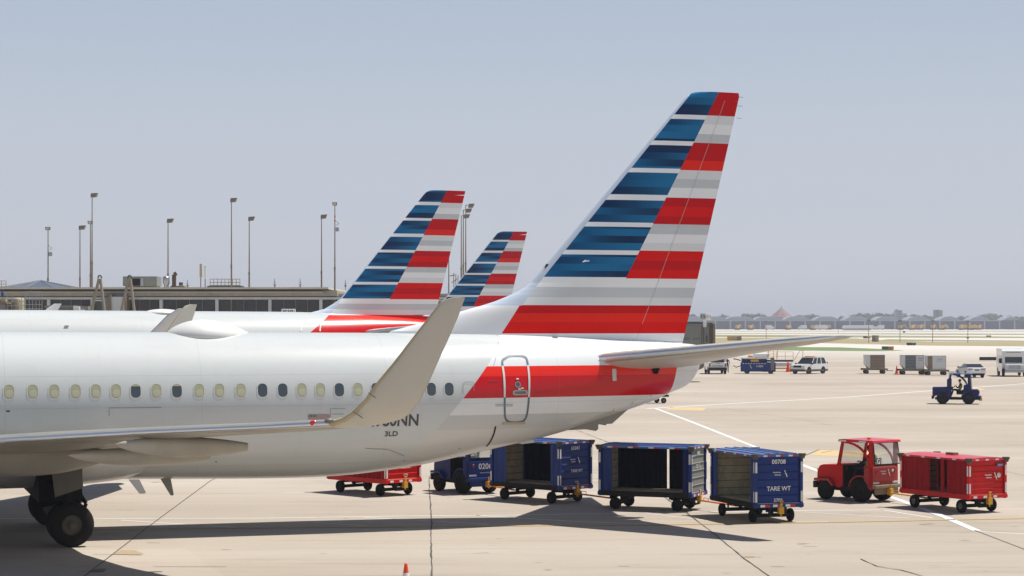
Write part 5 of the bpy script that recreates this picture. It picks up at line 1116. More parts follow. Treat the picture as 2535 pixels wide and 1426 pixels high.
def bus_x(A, Y):
    part(A, 'windscreen', 'glass_dark', (2.0,2.06,-0.88,0.88,1.45,2.05)); part(A, 'cab_nose', 'car_white', (2.0,3.0,-0.95,0.95,0.62,1.32), bevel=0.1); part(A, 'grille', 'silver', (2.98,3.03,-0.6,0.6,0.82,1.22))
    part(A, 'front_bumper', 'silver', (2.95,3.12,-1.0,1.0,0.45,0.72), bevel=0.04); part(A, 'overhead_sign', 'door_beige', (2.01,2.05,-0.75,0.75,2.48,2.6))
    for s in (-1, 1): part(A, 'headlight', 'lamp_lens', (2.99,3.04,s*0.78-0.14,s*0.78+0.14,0.85,1.12)); part(A, 'side_mirror', 'black', (2.0,2.12,min(s*1.2,s*1.5),max(s*1.2,s*1.5),1.4,1.9)); part(A, 'side_windows', 'glass_dark', (-3.2,1.6,min(s*(Y-0.01),s*(Y+0.012)),max(s*(Y-0.01),s*(Y+0.012)),1.5,2.2))
q = gp(2512, 932)
poly_car('shuttle_bus', 'white airport shuttle bus facing the camera at the right edge', 'bus', q + Vector((0,1.5,0)), R(-97), 7.0, 2.35,
    [(-3.6,0.5),(-3.6,2.75),(-3.4,2.9),(1.4,2.9),(2.0,2.7),(2.02,2.1),(2.05,0.6),(2.0,0.5)], [], 'car_white', [(-2.2,0.42),(2.3,0.42)], None, bus_x)
# container dollies
DL = {'the left': 'low wheeled dolly under the single container with a brown slatted door', 'orange cone': 'low wheeled dolly right of the orange cone, under the gray door container', 'the containers': 'low wheeled dolly at the right end of the container row'}
def dolly(label, px0, px1, py, ztop, openl, mat, tilt=0.0, cont=True):
    a = gp(px0, py); b = gp(px1, py); wd = (b - a).x; Yd = a.y; L = wd
    D = thing('container_dolly', DL[label.split()[-2] + ' ' + label.split()[-1]], 'dolly', Vector(((a.x+b.x)/2, Yd, 0)), tilt, 'container dollies')
    part(D, 'deck', 'chassis', (-L/2-0.15,L/2+0.15,-0.8,0.8,0.42,0.56)); part(D, 'side_rail', 'rust_steel', (-L/2-0.2,L/2+0.2,-0.86,-0.8,0.40,0.60), (-L/2-0.2,L/2+0.2,0.8,0.86,0.40,0.60))
    for sx in (-1, 1):
        for sy in (-1, 1): wheel_part(D, sx*(L/2-0.25), sy*0.68, 0.22, 0.14)
    part(D, 'tow_bar', 'chassis', (L/2+0.2,L/2+0.95,-0.04,0.04,0.3,0.36))
    K = thing('cargo_container', label, 'container', Vector(((a.x+b.x)/2, Yd, 0)), tilt, 'cargo containers'); x0, x1 = -L/2+0.1, L/2-0.1; z0 = 0.58
    m = MB(); m.prism([(x0+0.35,-0.74,z0),(x1,-0.74,z0),(x1,-0.74,ztop),(x0,-0.74,ztop),(x0,-0.74,z0+0.5)], (0,1.48,0)); m.build('shell', M[mat], K, bevel=0.015)
    xo = x0 + (x1-x0)*openl[0]; xp = x0 + (x1-x0)*openl[1]
    o = part(K, 'door_curtain', openl[2], (xo, xp, -0.76, -0.735, z0+0.06, ztop-0.05))
    m = MB()
    for i in range(1, 5): z = z0 + (ztop-z0)*i/5; m.box(xo, xp, -0.775, -0.755, z-0.015, z+0.015)
    m.build('strap', M['dark_paint'], o); part(K, 'frame_edge', 'silver', (x0,x1,-0.765,-0.735,ztop-0.05,ztop), (x1-0.05,x1,-0.766,-0.736,z0,ztop-0.05))
    if openl[3]:
        m = MB(); xa = x0 + (x1-x0)*openl[3]; 
        m.box(xa-0.28, xa+0.28, -0.775, -0.765, ztop-0.42, ztop-0.38); m.build('blue_stripe', M['teal'], K)
        m = MB(); m.box(xa-0.24, xa+0.2, -0.775, -0.765, ztop-0.62, ztop-0.59); m.build('blue_stripe', M['teal'], K)
    return D
M['brown_curtain'] = paint('brown_curtain', lin(150,132,112), 0.8, dirt=0.6, dscale=4)
M['gray_curtain'] = paint('gray_curtain', lin(122,128,130), 0.7, dirt=0.3, dscale=3)
dolly('gray container with a brown slatted door, standing apart on the left', 2138, 2190, 925, 2.12, (0.24,1.0,'brown_curtain',0), 'white')
dolly('white container with a plain gray door, next to the orange cone', 2228, 2287, 927, 2.15, (0.14,0.62,'gray_curtain',0.84), 'white')
dolly('white container with a narrow brown opening, rightmost of the containers', 2290, 2341, 928.5, 2.12, (0.02,0.27,'brown_curtain',0.66), 'white')
# low black noise barrier
q = gp(2425, 892); q2 = gp(2478, 892); bb = MB(); bb.box(0, (q2-q).x + 2.2, -0.2, 0.2, 0.0, 0.50); bb.box(0, 3.3, -0.28, 0.28, 0, 0.06)
tag(bb.build('barrier', M['black'], None, bevel=0.02, loc=q), 'long low black barrier beside the shuttle bus', 'barrier')
# belt loader and stairs between van and car
G0 = gp(1885, 925); G = thing('cargo_loader', 'dark blue cargo loader with raised white deck, between the van and the sport utility vehicle', 'loader', G0, R(-6)); s_ = 22.9
part(G, 'chassis', 'blue', (-2.3,1.55,-1.1,1.1,0.25,1.25), bevel=0.05); part(G, 'upper_body', 'blue_dark', (-2.2,0.6,-1.0,1.0,1.28,1.62), bevel=0.03); part(G, 'bed', 'white', (-2.3,1.0,-1.05,1.05,1.66,1.80))
part(G, 'deck_load', 'white', (-0.9,0.9,-0.8,0.8,1.84,2.25), bevel=0.12); part(G, 'orange_cover', 'orange', (-1.5,-0.95,-0.6,0.6,1.84,2.02), bevel=0.06); part(G, 'yellow_panel', 'yellow', (-1.2,-0.3,-1.03,-1.005,1.33,1.58)); part(G, 'rear_tower', 'steel', (1.0,1.4,-1.12,-0.6,0.4,1.8))
m = MB()
for i in range(9): m.box(-2.1+i*0.3, -1.95+i*0.3, -1.115, -1.105, 1.10, 1.18)
m.build('reflective_tape', M['decal_white'], G)
m = MB(); put_text(m, '110201', (-0.2,-1.108,0.75), (1,0,0), (0,0,1), 0.2); logo(m, (-1.2,-1.108,0.8), (1,0,0), (0,0,1), 0.4); m.build('marking', M['decal_white'], G)
m = MB(); 
for x in (0.75, 1.3, 1.75): m.bar([(x,-0.9,1.7),(x,-0.9,2.7)],0.03,6)
m.bar([(0.75,-0.9,2.2),(1.75,-0.9,2.2)],0.025,6); m.build('guard_rail', M['yellow'], G)
m = MB(); m.bar([(-2.3,-0.5,1.45),(-2.7,-0.5,1.6),(-3.1,-0.5,1.65)],0.06,6); m.bar([(-2.3,-0.8,0.9),(-2.8,-0.8,0.7),(-3.1,-0.8,0.95)],0.04,6); m.build('front_coupling', M['chassis'], G)
for x in (-1.6, 1.0):
    for s in (-1, 1): wheel_part(G, x, s*0.95, 0.32, 0.25)
G2_ = thing('boarding_platform', 'yellow railed platform trailer right behind the dark blue cargo loader', 'platform', gp(1930, 920), R(-4))
part(G2_, 'platform_frame', 'blue_dark', (-1.5,1.5,-0.8,0.8,1.15,1.35)); part(G2_, 'lower_frame', 'yellow', (-1.6,1.7,-0.9,-0.8,0.32,0.44), (-1.6,1.7,0.8,0.9,0.32,0.44), (-0.2,1.0,-0.8,0.8,0.34,0.42)); part(G2_, 'side_tank', 'white', (-1.3,1.4,-0.7,0.7,0.62,0.95), bevel=0.1)
m = MB()
for x in (-1.4, -0.4, 0.6, 1.5): m.bar([(x,-0.8,1.35),(x,-0.8,2.3)],0.025,6)
for z in (1.8, 2.3): m.bar([(-1.4,-0.8,z),(1.5,-0.8,z)],0.025,6)
m.bar([(1.5,-0.8,1.2),(2.3,-0.8,2.45),(2.9,-0.8,2.45)],0.03,6); m.bar([(2.6,-0.8,2.45),(2.6,-0.8,0.9)],0.03,6); m.build('guard_rail', M['yellow'], G2_)
for x in (-1.1, 1.1):
    for s in (-1, 1): wheel_part(G2_, x, s*0.8, 0.24, 0.18)
cone('orange hazard post with yellow base in front of the platform trailer', gp(1951, 921), 1.7, False)
# trailer seen under the tail cone
T_ = thing('equipment_trailer', 'dark low trailer whose wheels show just under the nearest tail cone', 'trailer', gp(1615, 998), R(20))
part(T_, 'deck', 'chassis', (-2.4,1.0,-0.6,0.6,0.45,0.6))
for x in (-1.9, 0.6):
    for s in (-1, 1): wheel_part(T_, x, s*0.6, 0.2, 0.14)
# ---------------------------------------------------------------- boarding bridge cab behind the tail
Yj = 200.0; JB = thing('boarding_bridge', 'gray passenger boarding bridge head with a two sided gate number sign on its roof', 'boarding bridge', (0,0,0))
def jb(px0, px1, py0, py1, Y0, Y1): a = at(px0, py1, Y0); b = at(px1, py0, Y0); return (a.x, b.x, Y0, Y1, a.z, b.z)
def jpart(name, mat, *a, bevel=0.03): return part(JB, name, mat, jb(*a), bevel=bevel)
jpart('cab_wall', 'gse_gray', 1640, 1737, 806, 872, Yj, Yj+3.2); jpart('corner_column', 'steel', 1737.5, 1741, 806, 872, Yj-0.1, Yj+3.2); jpart('side_wall', 'gse_gray', 1741.5, 1757, 806, 872, Yj+0.15, Yj+3.2)
jpart('bellows_canopy', 'bumper', 1757.5, 1764, 799, 862, Yj, Yj+3.0); jpart('bellows_edge', 'rust_steel', 1764.5, 1771, 801, 860, Yj-0.1, Yj+3.0)
jpart('roof', 'steel', 1636, 1757, 802, 805.5, Yj-0.15, Yj+3.3); jpart('roof_equipment', 'dark_paint', 1697, 1740, 797, 801.8, Yj+0.6, Yj+2.4); jpart('slot_window', 'dark_paint', 1747.5, 1752, 831, 847, Yj+0.10, Yj+0.16)
jpart('sign_post', 'white', 1741, 1749, 791.5, 810, Yj-0.25, Yj-0.12, bevel=0.01)
m = MB(); a = at(1733, 791, Yj-0.2); b = at(1746.5, 776, Yj-0.2); c_ = at(1760, 792.5, Yj+0.05)
m.hexa([(a.x,Yj-0.15,a.z),(b.x,Yj-0.8,a.z),(b.x,Yj-0.42,a.z),(a.x,Yj-0.07,a.z),(a.x,Yj-0.15,b.z),(b.x,Yj-0.8,b.z),(b.x,Yj-0.42,b.z),(a.x,Yj-0.07,b.z)]); m.hexa([(b.x,Yj-0.8,a.z),(c_.x,Yj-0.15,a.z),(c_.x,Yj-0.07,a.z),(b.x,Yj-0.42,a.z),(b.x,Yj-0.8,b.z),(c_.x,Yj-0.15,b.z),(c_.x,Yj-0.07,b.z),(b.x,Yj-0.42,b.z)])
sg_ = m.build('gate_sign', M['white'], JB)
m = MB(); d1 = Vector((b.x-a.x, -0.35, 0)).normalized(); put_text(m, 'K16', ((a.x+b.x)/2, Yj-0.60, a.z+0.10), d1, (0,0,1), 0.38, 0, 'c', 0.62); d2 = Vector((c_.x-b.x, 0.35, 0)).normalized(); put_text(m, 'K16', ((c_.x+b.x)/2, Yj-0.60, a.z+0.10), d2, (0,0,1), 0.38, 0, 'c', 0.62); m.build('gate_number', M['dark_paint'], sg_)
m = MB(); a = at(1712, 841, Yj-0.01); put_text(m, 'EXIT   DAY', (a.x, Yj-0.02, a.z), (1,0,0), (0,0,1), 0.19, 0, 'c', 1.3); m.build('wall_text', M['dark_paint'], JB)
m = MB(); m.box(at(1655,0,Yj).x, at(1678,0,Yj).x, Yj+0.8, Yj+1.8, 0.9, at(0,872,Yj).z); m.cyl((at(1656,0,Yj).x,Yj+1.4,0.45),(at(1676,0,Yj).x,Yj+1.4,0.45),0.45); m.build('drive_column', M['chassis'], JB)
jpart('tunnel', 'gse_gray', 1300, 1636, 808, 858, Yj+4, Yj+7)
# ---------------------------------------------------------------- low concourse at the left
YT = 205.0
T = thing('concourse', 'long low concourse with a dark window band and rusty roof edge along the left', 'building', (0,0,0))
tx = lambda px: (px - CX) * YT / F
tz = lambda py: CH - (py - HZ) * YT / F
x0, x1 = tx(-260), tx(838)
M['term_white'] = paint('term_white', lin(205,208,208), 0.6, dirt=0.5, dscale=1.2)
M['term_fascia'] = paint('term_fascia', lin(166,161,150), 0.75, dirt=0.7, dscale=1.0)
M['term_roof'] = paint('term_roof', lin(206,200,184), 0.8, dirt=0.5, dscale=0.6)
part(T, 'wall', 'gse_gray', (x0, tx(1130), YT+0.5, YT+30, 0, tz(745)))
part(T, 'roof_slab', 'term_roof', (x0-1, tx(815), YT-1.2, YT+30.5, tz(716.5), tz(711.5)))
part(T, 'roof_drip', 'black', (x0-0.9, tx(814), YT-1.0, YT+30, tz(719), tz(716.6)))
part(T, 'fascia', 'term_fascia', (x0, tx(835), YT-0.2, YT+29, tz(733), tz(719.1)))
part(T, 'gutter', 'term_roof', (x0, tx(800), YT-0.55, YT-0.25, tz(724.5), tz(722)))
part(T, 'soffit', 'rust_steel', (x0, tx(1130), YT-0.1, YT+29, tz(736), tz(733.1)))
part(T, 'lintel', 'term_white', (x0, tx(1130), YT-0.3, YT+0.4, tz(741.5), tz(736.1)))
part(T, 'lower_roof', 'term_fascia', (tx(838), tx(1135), YT, YT+29, tz(733), tz(727)))
bays = [-150,-20,122,230,292,400,538,669,795,905,1010]
for i, b in enumerate(bays[:-1]):
    if b in (230,): continue
    xa, xb = tx(b) + 0.15, tx(bays[i+1]) - 0.15
    g_ = part(T, 'window_band', 'glass_term', (xa, xb, YT+0.15, YT+0.45, tz(795), tz(741.7)))
    n = 4
    for k in range(1, n): m = MB(); xx = xa + (xb-xa)*k/n; m.box(xx-0.035, xx+0.035, YT+0.0, YT+0.148, tz(795), tz(741.7)); m.build('mullion', M['steel'], g_)
for b in bays:
    part(T, 'pillar', 'term_white', (tx(b)-0.145, tx(b)+0.145, YT-0.4, YT+0.45, 0, tz(741.6)))
part(T, 'stair_core', 'gse_gray', (tx(262),tx(277),YT-1.5,YT+0.1,0,tz(735))); part(T, 'stair_core', 'term_white', (tx(283),tx(316),YT-1.5,YT+0.1,0,tz(735)))
part(T, 'stair_frame', 'rust_steel', (tx(277.2),tx(282.8),YT-1.7,YT-0.1,0,tz(730)), (tx(316.2),tx(320),YT-1.7,YT-0.1,0,tz(730)))
part(T, 'sill', 'term_white', (x0, tx(1130), YT-0.5, YT+0.1, tz(806), tz(795.2)))
# items on its roof, each a thing of its own
def rx(px, Y): return (px - CX) * Y / F
def rz_(py, Y): return CH - (py - HZ) * Y / F
def rbox(A, name, mat, px0, px1, py0, py1, Y, d, bevel=0.0): return part(A, name, mat, (rx(px0,Y), rx(px1,Y), Y, Y+d, rz_(py1,Y), rz_(py0,Y)), bevel=bevel)
Yr = 212.0
S = thing('skylight', 'low glass pyramid skylight on the concourse roof', 'skylight', (0,0,0)); ap = at(100, 694, Yr+6); n = 10; ring = [Vector((rx(100,Yr+6) + 3.9*math.cos(2*math.pi*i/n+0.2), Yr+6 + 3.9*math.sin(2*math.pi*i/n+0.2), rz_(711.8,Yr+6))) for i in range(n)]
M['sky_glass'] = paint('sky_glass', lin(74,84,104), 0.3, dirt=0.2, coat=0.5)
m = MB(); m.add([ap] + ring, [(0, 1+i, 1+(i+1)%n) for i in range(n)]); m.build('glass_pane', M['sky_glass'], S)
m = MB(); 
for p_ in ring: m.cyl(ap, p_, 0.05, n=6)
m.build('glazing_bar', M['gse_gray'], S)
A = thing('air_handling_unit', 'gray rooftop air handling unit with one open dark bay', 'air handler', (0,0,0)); rbox(A, 'housing', 'gse_gray', 304, 388, 684, 708, Yr, 3.0, 0.03); rbox(A, 'open_bay', 'black', 327, 347, 690, 707, Yr-0.06, 0.05); rbox(A, 'pale_panel', 'silver', 348, 355, 688, 708, Yr-0.06, 0.05); rbox(A, 'plinth', 'rust_steel', 310, 386, 708.2, 711.5, Yr+0.1, 2.6)
A = thing('roof_vent', 'pale round rooftop vent cowl beside the air handling unit', 'vent', (0,0,0)); m = MB(); p_ = at(411.5, 711, Yr); s_ = Yr/F; m.lathe([(5.5*s_,0),(5.5*s_,6*s_),(8.5*s_,9*s_),(8.5*s_,22*s_),(6.5*s_,27*s_),(0,27.5*s_)], p_, (0,0,1), 20); m.build('cowl', M['silver'], A)
A = thing('exhaust_pipe', 'rusty brown bent exhaust pipe on the concourse roof', 'pipe', (0,0,0)); m = MB(); m.cyl(at(431,710,Yr), at(431,680,Yr), 5.2*s_, n=14); m.cyl(at(431,680,Yr), at(437,676.5,Yr), 5.2*s_, n=14); m.build('pipe', paint('rust_pipe', lin(84,62,52), 0.8, dirt=0.5), A); rbox(A, 'base_tray', 'rust_steel', 422, 456, 707.5, 711.5, Yr, 1.2); m = MB(); m.cyl(at(448,707,Yr), at(448,699,Yr), 5*s_); m.build('small_fan', M['dark_paint'], A)
for k, (px, lab) in enumerate(((495,'olive antenna panel on the concourse roof'),(506,'white antenna panel beside the olive one'))):
    A = thing('cell_antenna', lab, 'antenna', (0,0,0), 0, 'antenna panels on the roof'); Ya = Yr
    m = MB(); m.cyl(at(px+2,717,Ya), at(px+2,653+k*6,Ya), 0.05, n=8); m.build('mast', M['steel'], A); rbox(A, 'panel', 'door_beige' if k == 0 else 'white', px-1, px+5-k, 654+k*8, 686+k*4, Ya-0.2, 0.15)
def railing(label, px0, px1, py0, py1, Y, n=7, base=False):
    A = thing('roof_railing', label, 'railing', (0,0,0), 0, 'rooftop railings'); m = MB()
    for i in range(n): x = px0 + (px1-px0)*i/(n-1); m.cyl(at(x,py1,Y), at(x,py0,Y), 0.03, n=6)
    for y in (py0, (py0+py1)/2, py1-1): m.cyl(at(px0,y,Y), at(px1,y,Y), 0.03, n=6)
    m.build('rails', M['rust_steel'], A)
    if base: rbox(A, 'kerb', 'dark_paint', px0-7, px1+6, py1, py1+3.5, Y-0.3, 1.5)
    return A
railing('rooftop railing on a dark kerb, near the tall mast in the middle of the roof', 520, 594, 691, 707.5, Yr, 9, True)
railing('short rooftop railing at the far left edge', -20, 15, 695.5, 711, Yr, 4)
for k, (px, py, lab) in enumerate(((680,690,'thin roof aerial right of the tall mast'),(743,690,'thin roof aerial near the end of the roof'),(855,693,'thin roof aerial just left of the middle tail'),(464,693,'short roof aerial beside the exhaust pipe'))):
    A = thing('roof_aerial', lab, 'aerial', (0,0,0), 0, 'thin aerials on the roof'); m = MB(); m.cyl(at(px,718,Yr), at(px,py,Yr), 0.03, n=6); m.cyl(at(px-4,py+14,Yr), at(px+4,py+14,Yr), 0.02, n=5); m.cyl(at(px-3,py+9,Yr), at(px+3,py+9,Yr), 0.02, n=5); m.build('rod', M['dark_paint'], A); rbox(A, 'junction_box', 'rust_steel', px-1.5, px+1.8, 705, 711, Yr-0.1, 0.2)
# boarding bridge hoists: A frames
for px, lab in ((247,'leaning steel A frame hoist in front of the concourse, left one'),(321,'leaning steel A frame hoist in front of the concourse, right one')):
    A = thing('hoist_frame', lab, 'hoist', (0,0,0), 0, 'A frame hoists'); Ya = 190.0; m = MB(); m.cyl(at(px-22,775,Ya), at(px-2,690,Ya), 0.13, n=10); m.cyl(at(px+12,775,Ya), at(px+1.5,690,Ya), 0.13, n=10); m.cyl(at(px-24,840,Ya), at(px-22,775,Ya), 0.13, n=10); m.cyl(at(px+14,840,Ya), at(px+12,775,Ya), 0.13, n=10); m.build('leg', M['mast_beige'], A)
    m = MB(); 
    for i in range(12): t0, t1 = math.pi*(i/12.0), math.pi*((i+1)/12.0); m.cyl(at(px-4.5*math.cos(t0),689-7*math.sin(t0),Ya), at(px-4.5*math.cos(t1),689-7*math.sin(t1),Ya), 0.07, n=6)
    m.build('sheave_hoop', M['teal'] if False else M['dark_paint'], A)
# tank, ladder cage, service boxes
A = thing('water_tank', 'round pale metal tank with a flat lid on the left', 'tank', (0,0,0)); Ya = 188.0; m = MB(); p_ = at(45,775,Ya); m.lathe([(15*Ya/F,0),(15*Ya/F,33*Ya/F),(13*Ya/F,37*Ya/F),(0,38*Ya/F)], p_, (0,0,1), 24); m.build('vessel', M['door_beige'], A)
m = MB(); m.cyl((p_.x,p_.y,0.0),(p_.x,p_.y,p_.z),0.5); m.build('support', M['chassis'], A)
A = thing('access_scaffold', 'gray caged ladder scaffold beside the round tank', 'scaffold', (0,0,0)); m = MB(); Ya = 187.0
for x in (53,63,72,80,89,97,104): m.cyl(at(x,840,Ya), at(x,722 if x > 60 else 735,Ya), 0.035, n=6)
for y in (722,732,741,754,764): m.cyl(at(63,y,Ya), at(104,y,Ya), 0.03, n=6)
m.build('frame', M['silver'], A)
A = thing('service_railing', 'silver railing around the round tank', 'railing', (0,0,0)); m = MB(); Ya = 186.5
for x in (18,29,62): m.cyl(at(x,840,Ya), at(x,733,Ya), 0.035, n=6)
m.cyl(at(18,746,Ya), at(62,746,Ya), 0.03, n=6); m.cyl(at(18,757,Ya), at(62,757,Ya), 0.03, n=6); m.build('rails', M['silver'], A)
A = thing('jet_bridge_roof', 'low flat roofed boarding bridge section beyond the middle fuselage', 'boarding bridge', (0,0,0)); Ya = 175.0
rbox(A, 'roof', 'gse_gray', 110, 182, 756.5, 761, Ya, 3.0); rbox(A, 'wall', 'steel', 132, 180, 761.2, 860, Ya+0.2, 2.6); rbox(A, 'end_box', 'white', 181, 197, 759.5, 800, Ya-0.3, 1.2, 0.03); rbox(A, 'end_box', 'white', 197.5, 207, 767, 800, Ya-0.3, 1.2, 0.03); rbox(A, 'gray_box', 'gse_gray', 197.5, 218, 758, 766.8, Ya, 1.0)
A = thing('gate_marker', 'white gate number box reading K10 behind the middle fuselage', 'sign', (0,0,0)); Ya = 170.0; bo = rbox(A, 'box', 'white', 696, 731, 765, 790, Ya, 0.3, 0.05); rbox(A, 'post', 'steel', 712, 715, 790.5, 972, Ya+0.1, 0.1)
m = MB(); p_ = at(713.5, 776.5, Ya-0.01); put_text(m, 'K10', (p_.x,Ya-0.01,p_.z), (1,0,0), (0,0,1), 0.30, 0, 'c', 1.15); m.build('gate_number', M['dark_paint'], bo)
A = thing('utility_hut', 'dull service box with a small blue beacon at the far left edge', 'hut', (0,0,0)); Ya = 186.0; rbox(A, 'cabin', 'gse_gray', -8, 12, 753, 860, Ya, 2.0, 0.03); rbox(A, 'cap', 'rust_steel', -8, 17, 748, 752.8, Ya-0.2, 2.4); rbox(A, 'upper_box', 'door_beige', 1, 14, 738, 747.8, Ya, 0.8); m = MB(); m.lathe([(0,0),(0.1,0.05),(0.13,0.35),(0.09,0.5),(0,0.52)], at(6,736,Ya), (0,0,1), 12); m.build('beacon', M['curtain_blue'], A)
A = thing('roof_pipe_stand', 'small yard pipe rack with cables near the farthest tail', 'pipe rack', (0,0,0)); Ya = 214.0; m = MB()
for x in (1124,1128,1132): m.cyl(at(x,735,Ya), at(x-1+(x-1124)*0.4,676+(x-1124)*0.6,Ya), 0.04, n=6)
m.cyl(at(1113,683,Ya), at(1126,681,Ya), 0.05, n=6); m.cyl(at(1118,700,Ya), at(1132,690,Ya), 0.04, n=6); m.build('poles', M['rust_steel'], A)
# ---------------------------------------------------------------- apron flood light masts
masts = [(228,480,0,205,1,'brownish mast in front of the concourse roof at the left, the tallest lamp'),(224,547,0,262,2,'slim mast right behind the tall left mast'),(198,560,0,262,1,'slim mast just left of the tall left mast'),(119,562,0,262,2,'slim mast with a bracket antenna behind the glass pyramid'),
         (416,543,0,262,1,'mast above the white vent cowl'),(573,492,0,205,1,'tall mast rising by the roof railing'),(617,538,0,262,1,'slim mast right of the roof railing'),(796,533,0,262,1,'mast with side lamp left of the striped middle tail'),(829,501,0,205,2,'mast with a square lamp, red bands and a bracket antenna'),
         (1153,507,0,300,3,'highest of the three masts between the two striped tails'),(1147,519,0,315,3,'middle of the three masts between the two striped tails'),(1142,533,0,330,3,'lowest of the three masts between the two striped tails'),(1111,620,0,262,4,'plain post touching the edge of the middle tail')]
for px, py, _, Y, kind, lab in masts:
    A = thing('light_mast', lab, 'light mast', (rx(px,Y), Y, 0), 0, 'apron light masts'); zt = rz_(py, Y); k = Y/F
    m = MB(); m.cyl((0,0,0),(0,0,zt*0.62), 2.6*k, 2.0*k, 12); m.cyl((0,0,zt*0.62),(0,0,zt-6*k), 1.7*k, 1.0*k, 12); m.cyl((-0.3*k,0,zt*0.62),(0,0,zt*0.62+0.3), 2.4*k, 2.4*k, 8); m.build('pole', M['rust_steel'], A)
    if kind == 4: continue
    m = MB()
    if kind == 1 or kind == 3:
        o_ = 3*k if kind == 1 else 4*k; m.hexa([(o_-5*k,-0.45,zt-9*k),(o_+7*k,-0.35,zt-8*k),(o_+7*k,0.35,zt-8*k),(o_-5*k,0.45,zt-9*k),(o_-4*k,-0.45,zt+1*k),(o_+11*k,-0.4,zt+2*k),(o_+11*k,0.4,zt+2*k),(o_-4*k,0.45,zt+1*k)])
        if kind == 3: m.v = [(x+7*k, y, z+1*k) for x, y, z in m.v]
    else: m.hexa([(-5*k,-0.4,zt-8*k),(5*k,-0.4,zt-8*k),(4.4*k,0.3,zt-8*k),(-4.4*k,0.3,zt-8*k),(-6*k,-0.4,zt),(6*k,-0.4,zt),(5.4*k,0.4,zt),(-5.4*k,0.4,zt)])
    h_ = m.build('lamp_head', M['steel'], A, bevel=0.03)
    if kind == 2: part(h_, 'lens', 'lamp_lens', (-3.6*k,3.6*k,-0.43,-0.405,zt-7*k,zt-1.5*k))
    if kind == 3: m = MB(); m.bar([(0,0,zt-6*k),(0,0,zt-1*k),(5*k,0,zt-1*k)], 1.0*k, 6); m.build('arm', M['rust_steel'], A)
    if px in (119, 829):
        z0 = rz_(py + 52, Y); m = MB(); m.bar([(1*k,0,z0+7*k),(10*k,0,z0),(3*k,0,z0-6*k)], 0.6*k, 5); m.build('bracket', M['steel'], A); part(A, 'antenna_box', 'silver', (2*k, 10*k, -0.15, 0.15, z0-20*k, z0-10*k), bevel=0.02)
    if px == 829:
        m = MB()
        for q_ in range(2): m.cyl((0,0,zt-(33+q_*10)*k),(0,0,zt-(38+q_*10)*k), 1.7*k, n=10)
        m.build('red_band', M['decal_red'], A)
# ---------------------------------------------------------------- far airfield
YF = 1700.0
fx = lambda px, Y=YF: (px-CX)*Y/F
fz = lambda py, Y=YF: CH-(py-HZ)*Y/F
M['far_dark'] = paint('far_dark', lin(64,70,84), 0.4, dirt=0.4, dscale=0.1)
M['far_pale'] = paint('far_pale', lin(165,168,172), 0.5, dirt=0.3, dscale=0.1)
FT = thing('far_terminal', 'long dark glass terminal with a row of pale vaulted roofs on the horizon', 'building', (0,0,0))
part(FT, 'glass_wall', 'far_dark', (fx(1640), fx(2560), YF, YF+30, 0, fz(795))); part(FT, 'roof_edge', 'far_pale', (fx(1638), fx(2480), YF-1.5, YF+31, fz(794.8), fz(792.5)))
humps = [(1690,1740),(1742,1798),(1803,1863),(1875,1935),(1948,2004),(2024,2075),(2098,2150),(2174,2224),(2252,2299),(2333,2373),(2408,2448),(2492,2520)]
for a_, b_ in humps:
    xa, xb = fx(a_), fx(b_); pr = [(xa-2, fz(792.4)), (xa+1, fz(786)), (xa+4, fz(783.6)), (xb-5, fz(783)), (xb-1.5, fz(787)), (xb+2, fz(792.4))]; m = MB(); m.prism([(x, YF+2, z) for x, z in pr], (0, 26, 0)); m.build('vaulted_roof', M['far_pale'], FT)
for i in range(24): x = fx(1660 + i*37); part(FT, 'column', 'far_pale', (x-0.5, x+0.5, YF-1.2, YF-0.1, 0, fz(795)))
M['brick_red'] = paint('brick_red', lin(140,104,96), 0.8, dirt=0.3, dscale=0.05)
A = thing('domed_hangar', 'reddish brown pyramid roofed hall rising behind the far terminal', 'building', (0,0,0)); Yh = 1900.0
m = MB(); cx_ = fx(1939.5,Yh); top = fz(763,Yh); rg = []
for r_, y in ((30,797),(29,785),(15,773),(3,763)): rg.append([(cx_ + r_*Yh/F*math.cos(2*math.pi*i/8+0.39), Yh+15 + r_*Yh/F*math.sin(2*math.pi*i/8+0.39), fz(y,Yh)) for i in range(8)])
m.rings(rg, 0, False, True); m.build('roof', M['brick_red'], A); m = MB(); m.cyl((cx_,Yh+15,top-1),(cx_,Yh+15,top+2),0.4); m.build('finial', M['steel'], A)
m = MB(); m.lathe([(0.0,-0.3),(1.1,0.0)], (cx_, Yh+15-27*Yh/F*0.82, fz(781,Yh)), (0,-1,0.6), 10); m.build('dormer_window', M['dark_paint'], A)
for a_, b_, y0, mat, lab, Y in ((2218,2234,768,'far_pale','pale office block among the trees on the horizon',2300),(2316,2326,767,'gse_gray','narrow gray twin tower on the horizon, left half',2200),(2327,2333.5,768,'door_beige','narrow tan tower on the horizon, right half',2205)):
    A = thing('office_block', lab, 'building', (0,0,0), 0, 'far blocks on the horizon'); part(A, 'wall', mat, (fx(a_,Y), fx(b_,Y), Y, Y+12, 0, fz(y0,Y))); m = MB()
    for k in range(5): m.box(fx(a_,Y)+1, fx(b_,Y)-1, Y-0.15, Y+0.1, fz(y0,Y)-2.2-k*2.6, fz(y0,Y)-1.2-k*2.6)
    m.build('window_row', M['far_dark'], A)
    if y0 == 768 and a_ == 2218: part(A, 'annex', 'far_pale', (fx(2230,Y), fx(2246,Y), Y+2, Y+14, 0, fz(776,Y))); part(A, 'roof_box', 'far_dark', (fx(2219,Y), fx(2223,Y), Y+1, Y+6, fz(y0,Y), fz(766,Y)))
YW_ = 29588/(817.5-HZ)
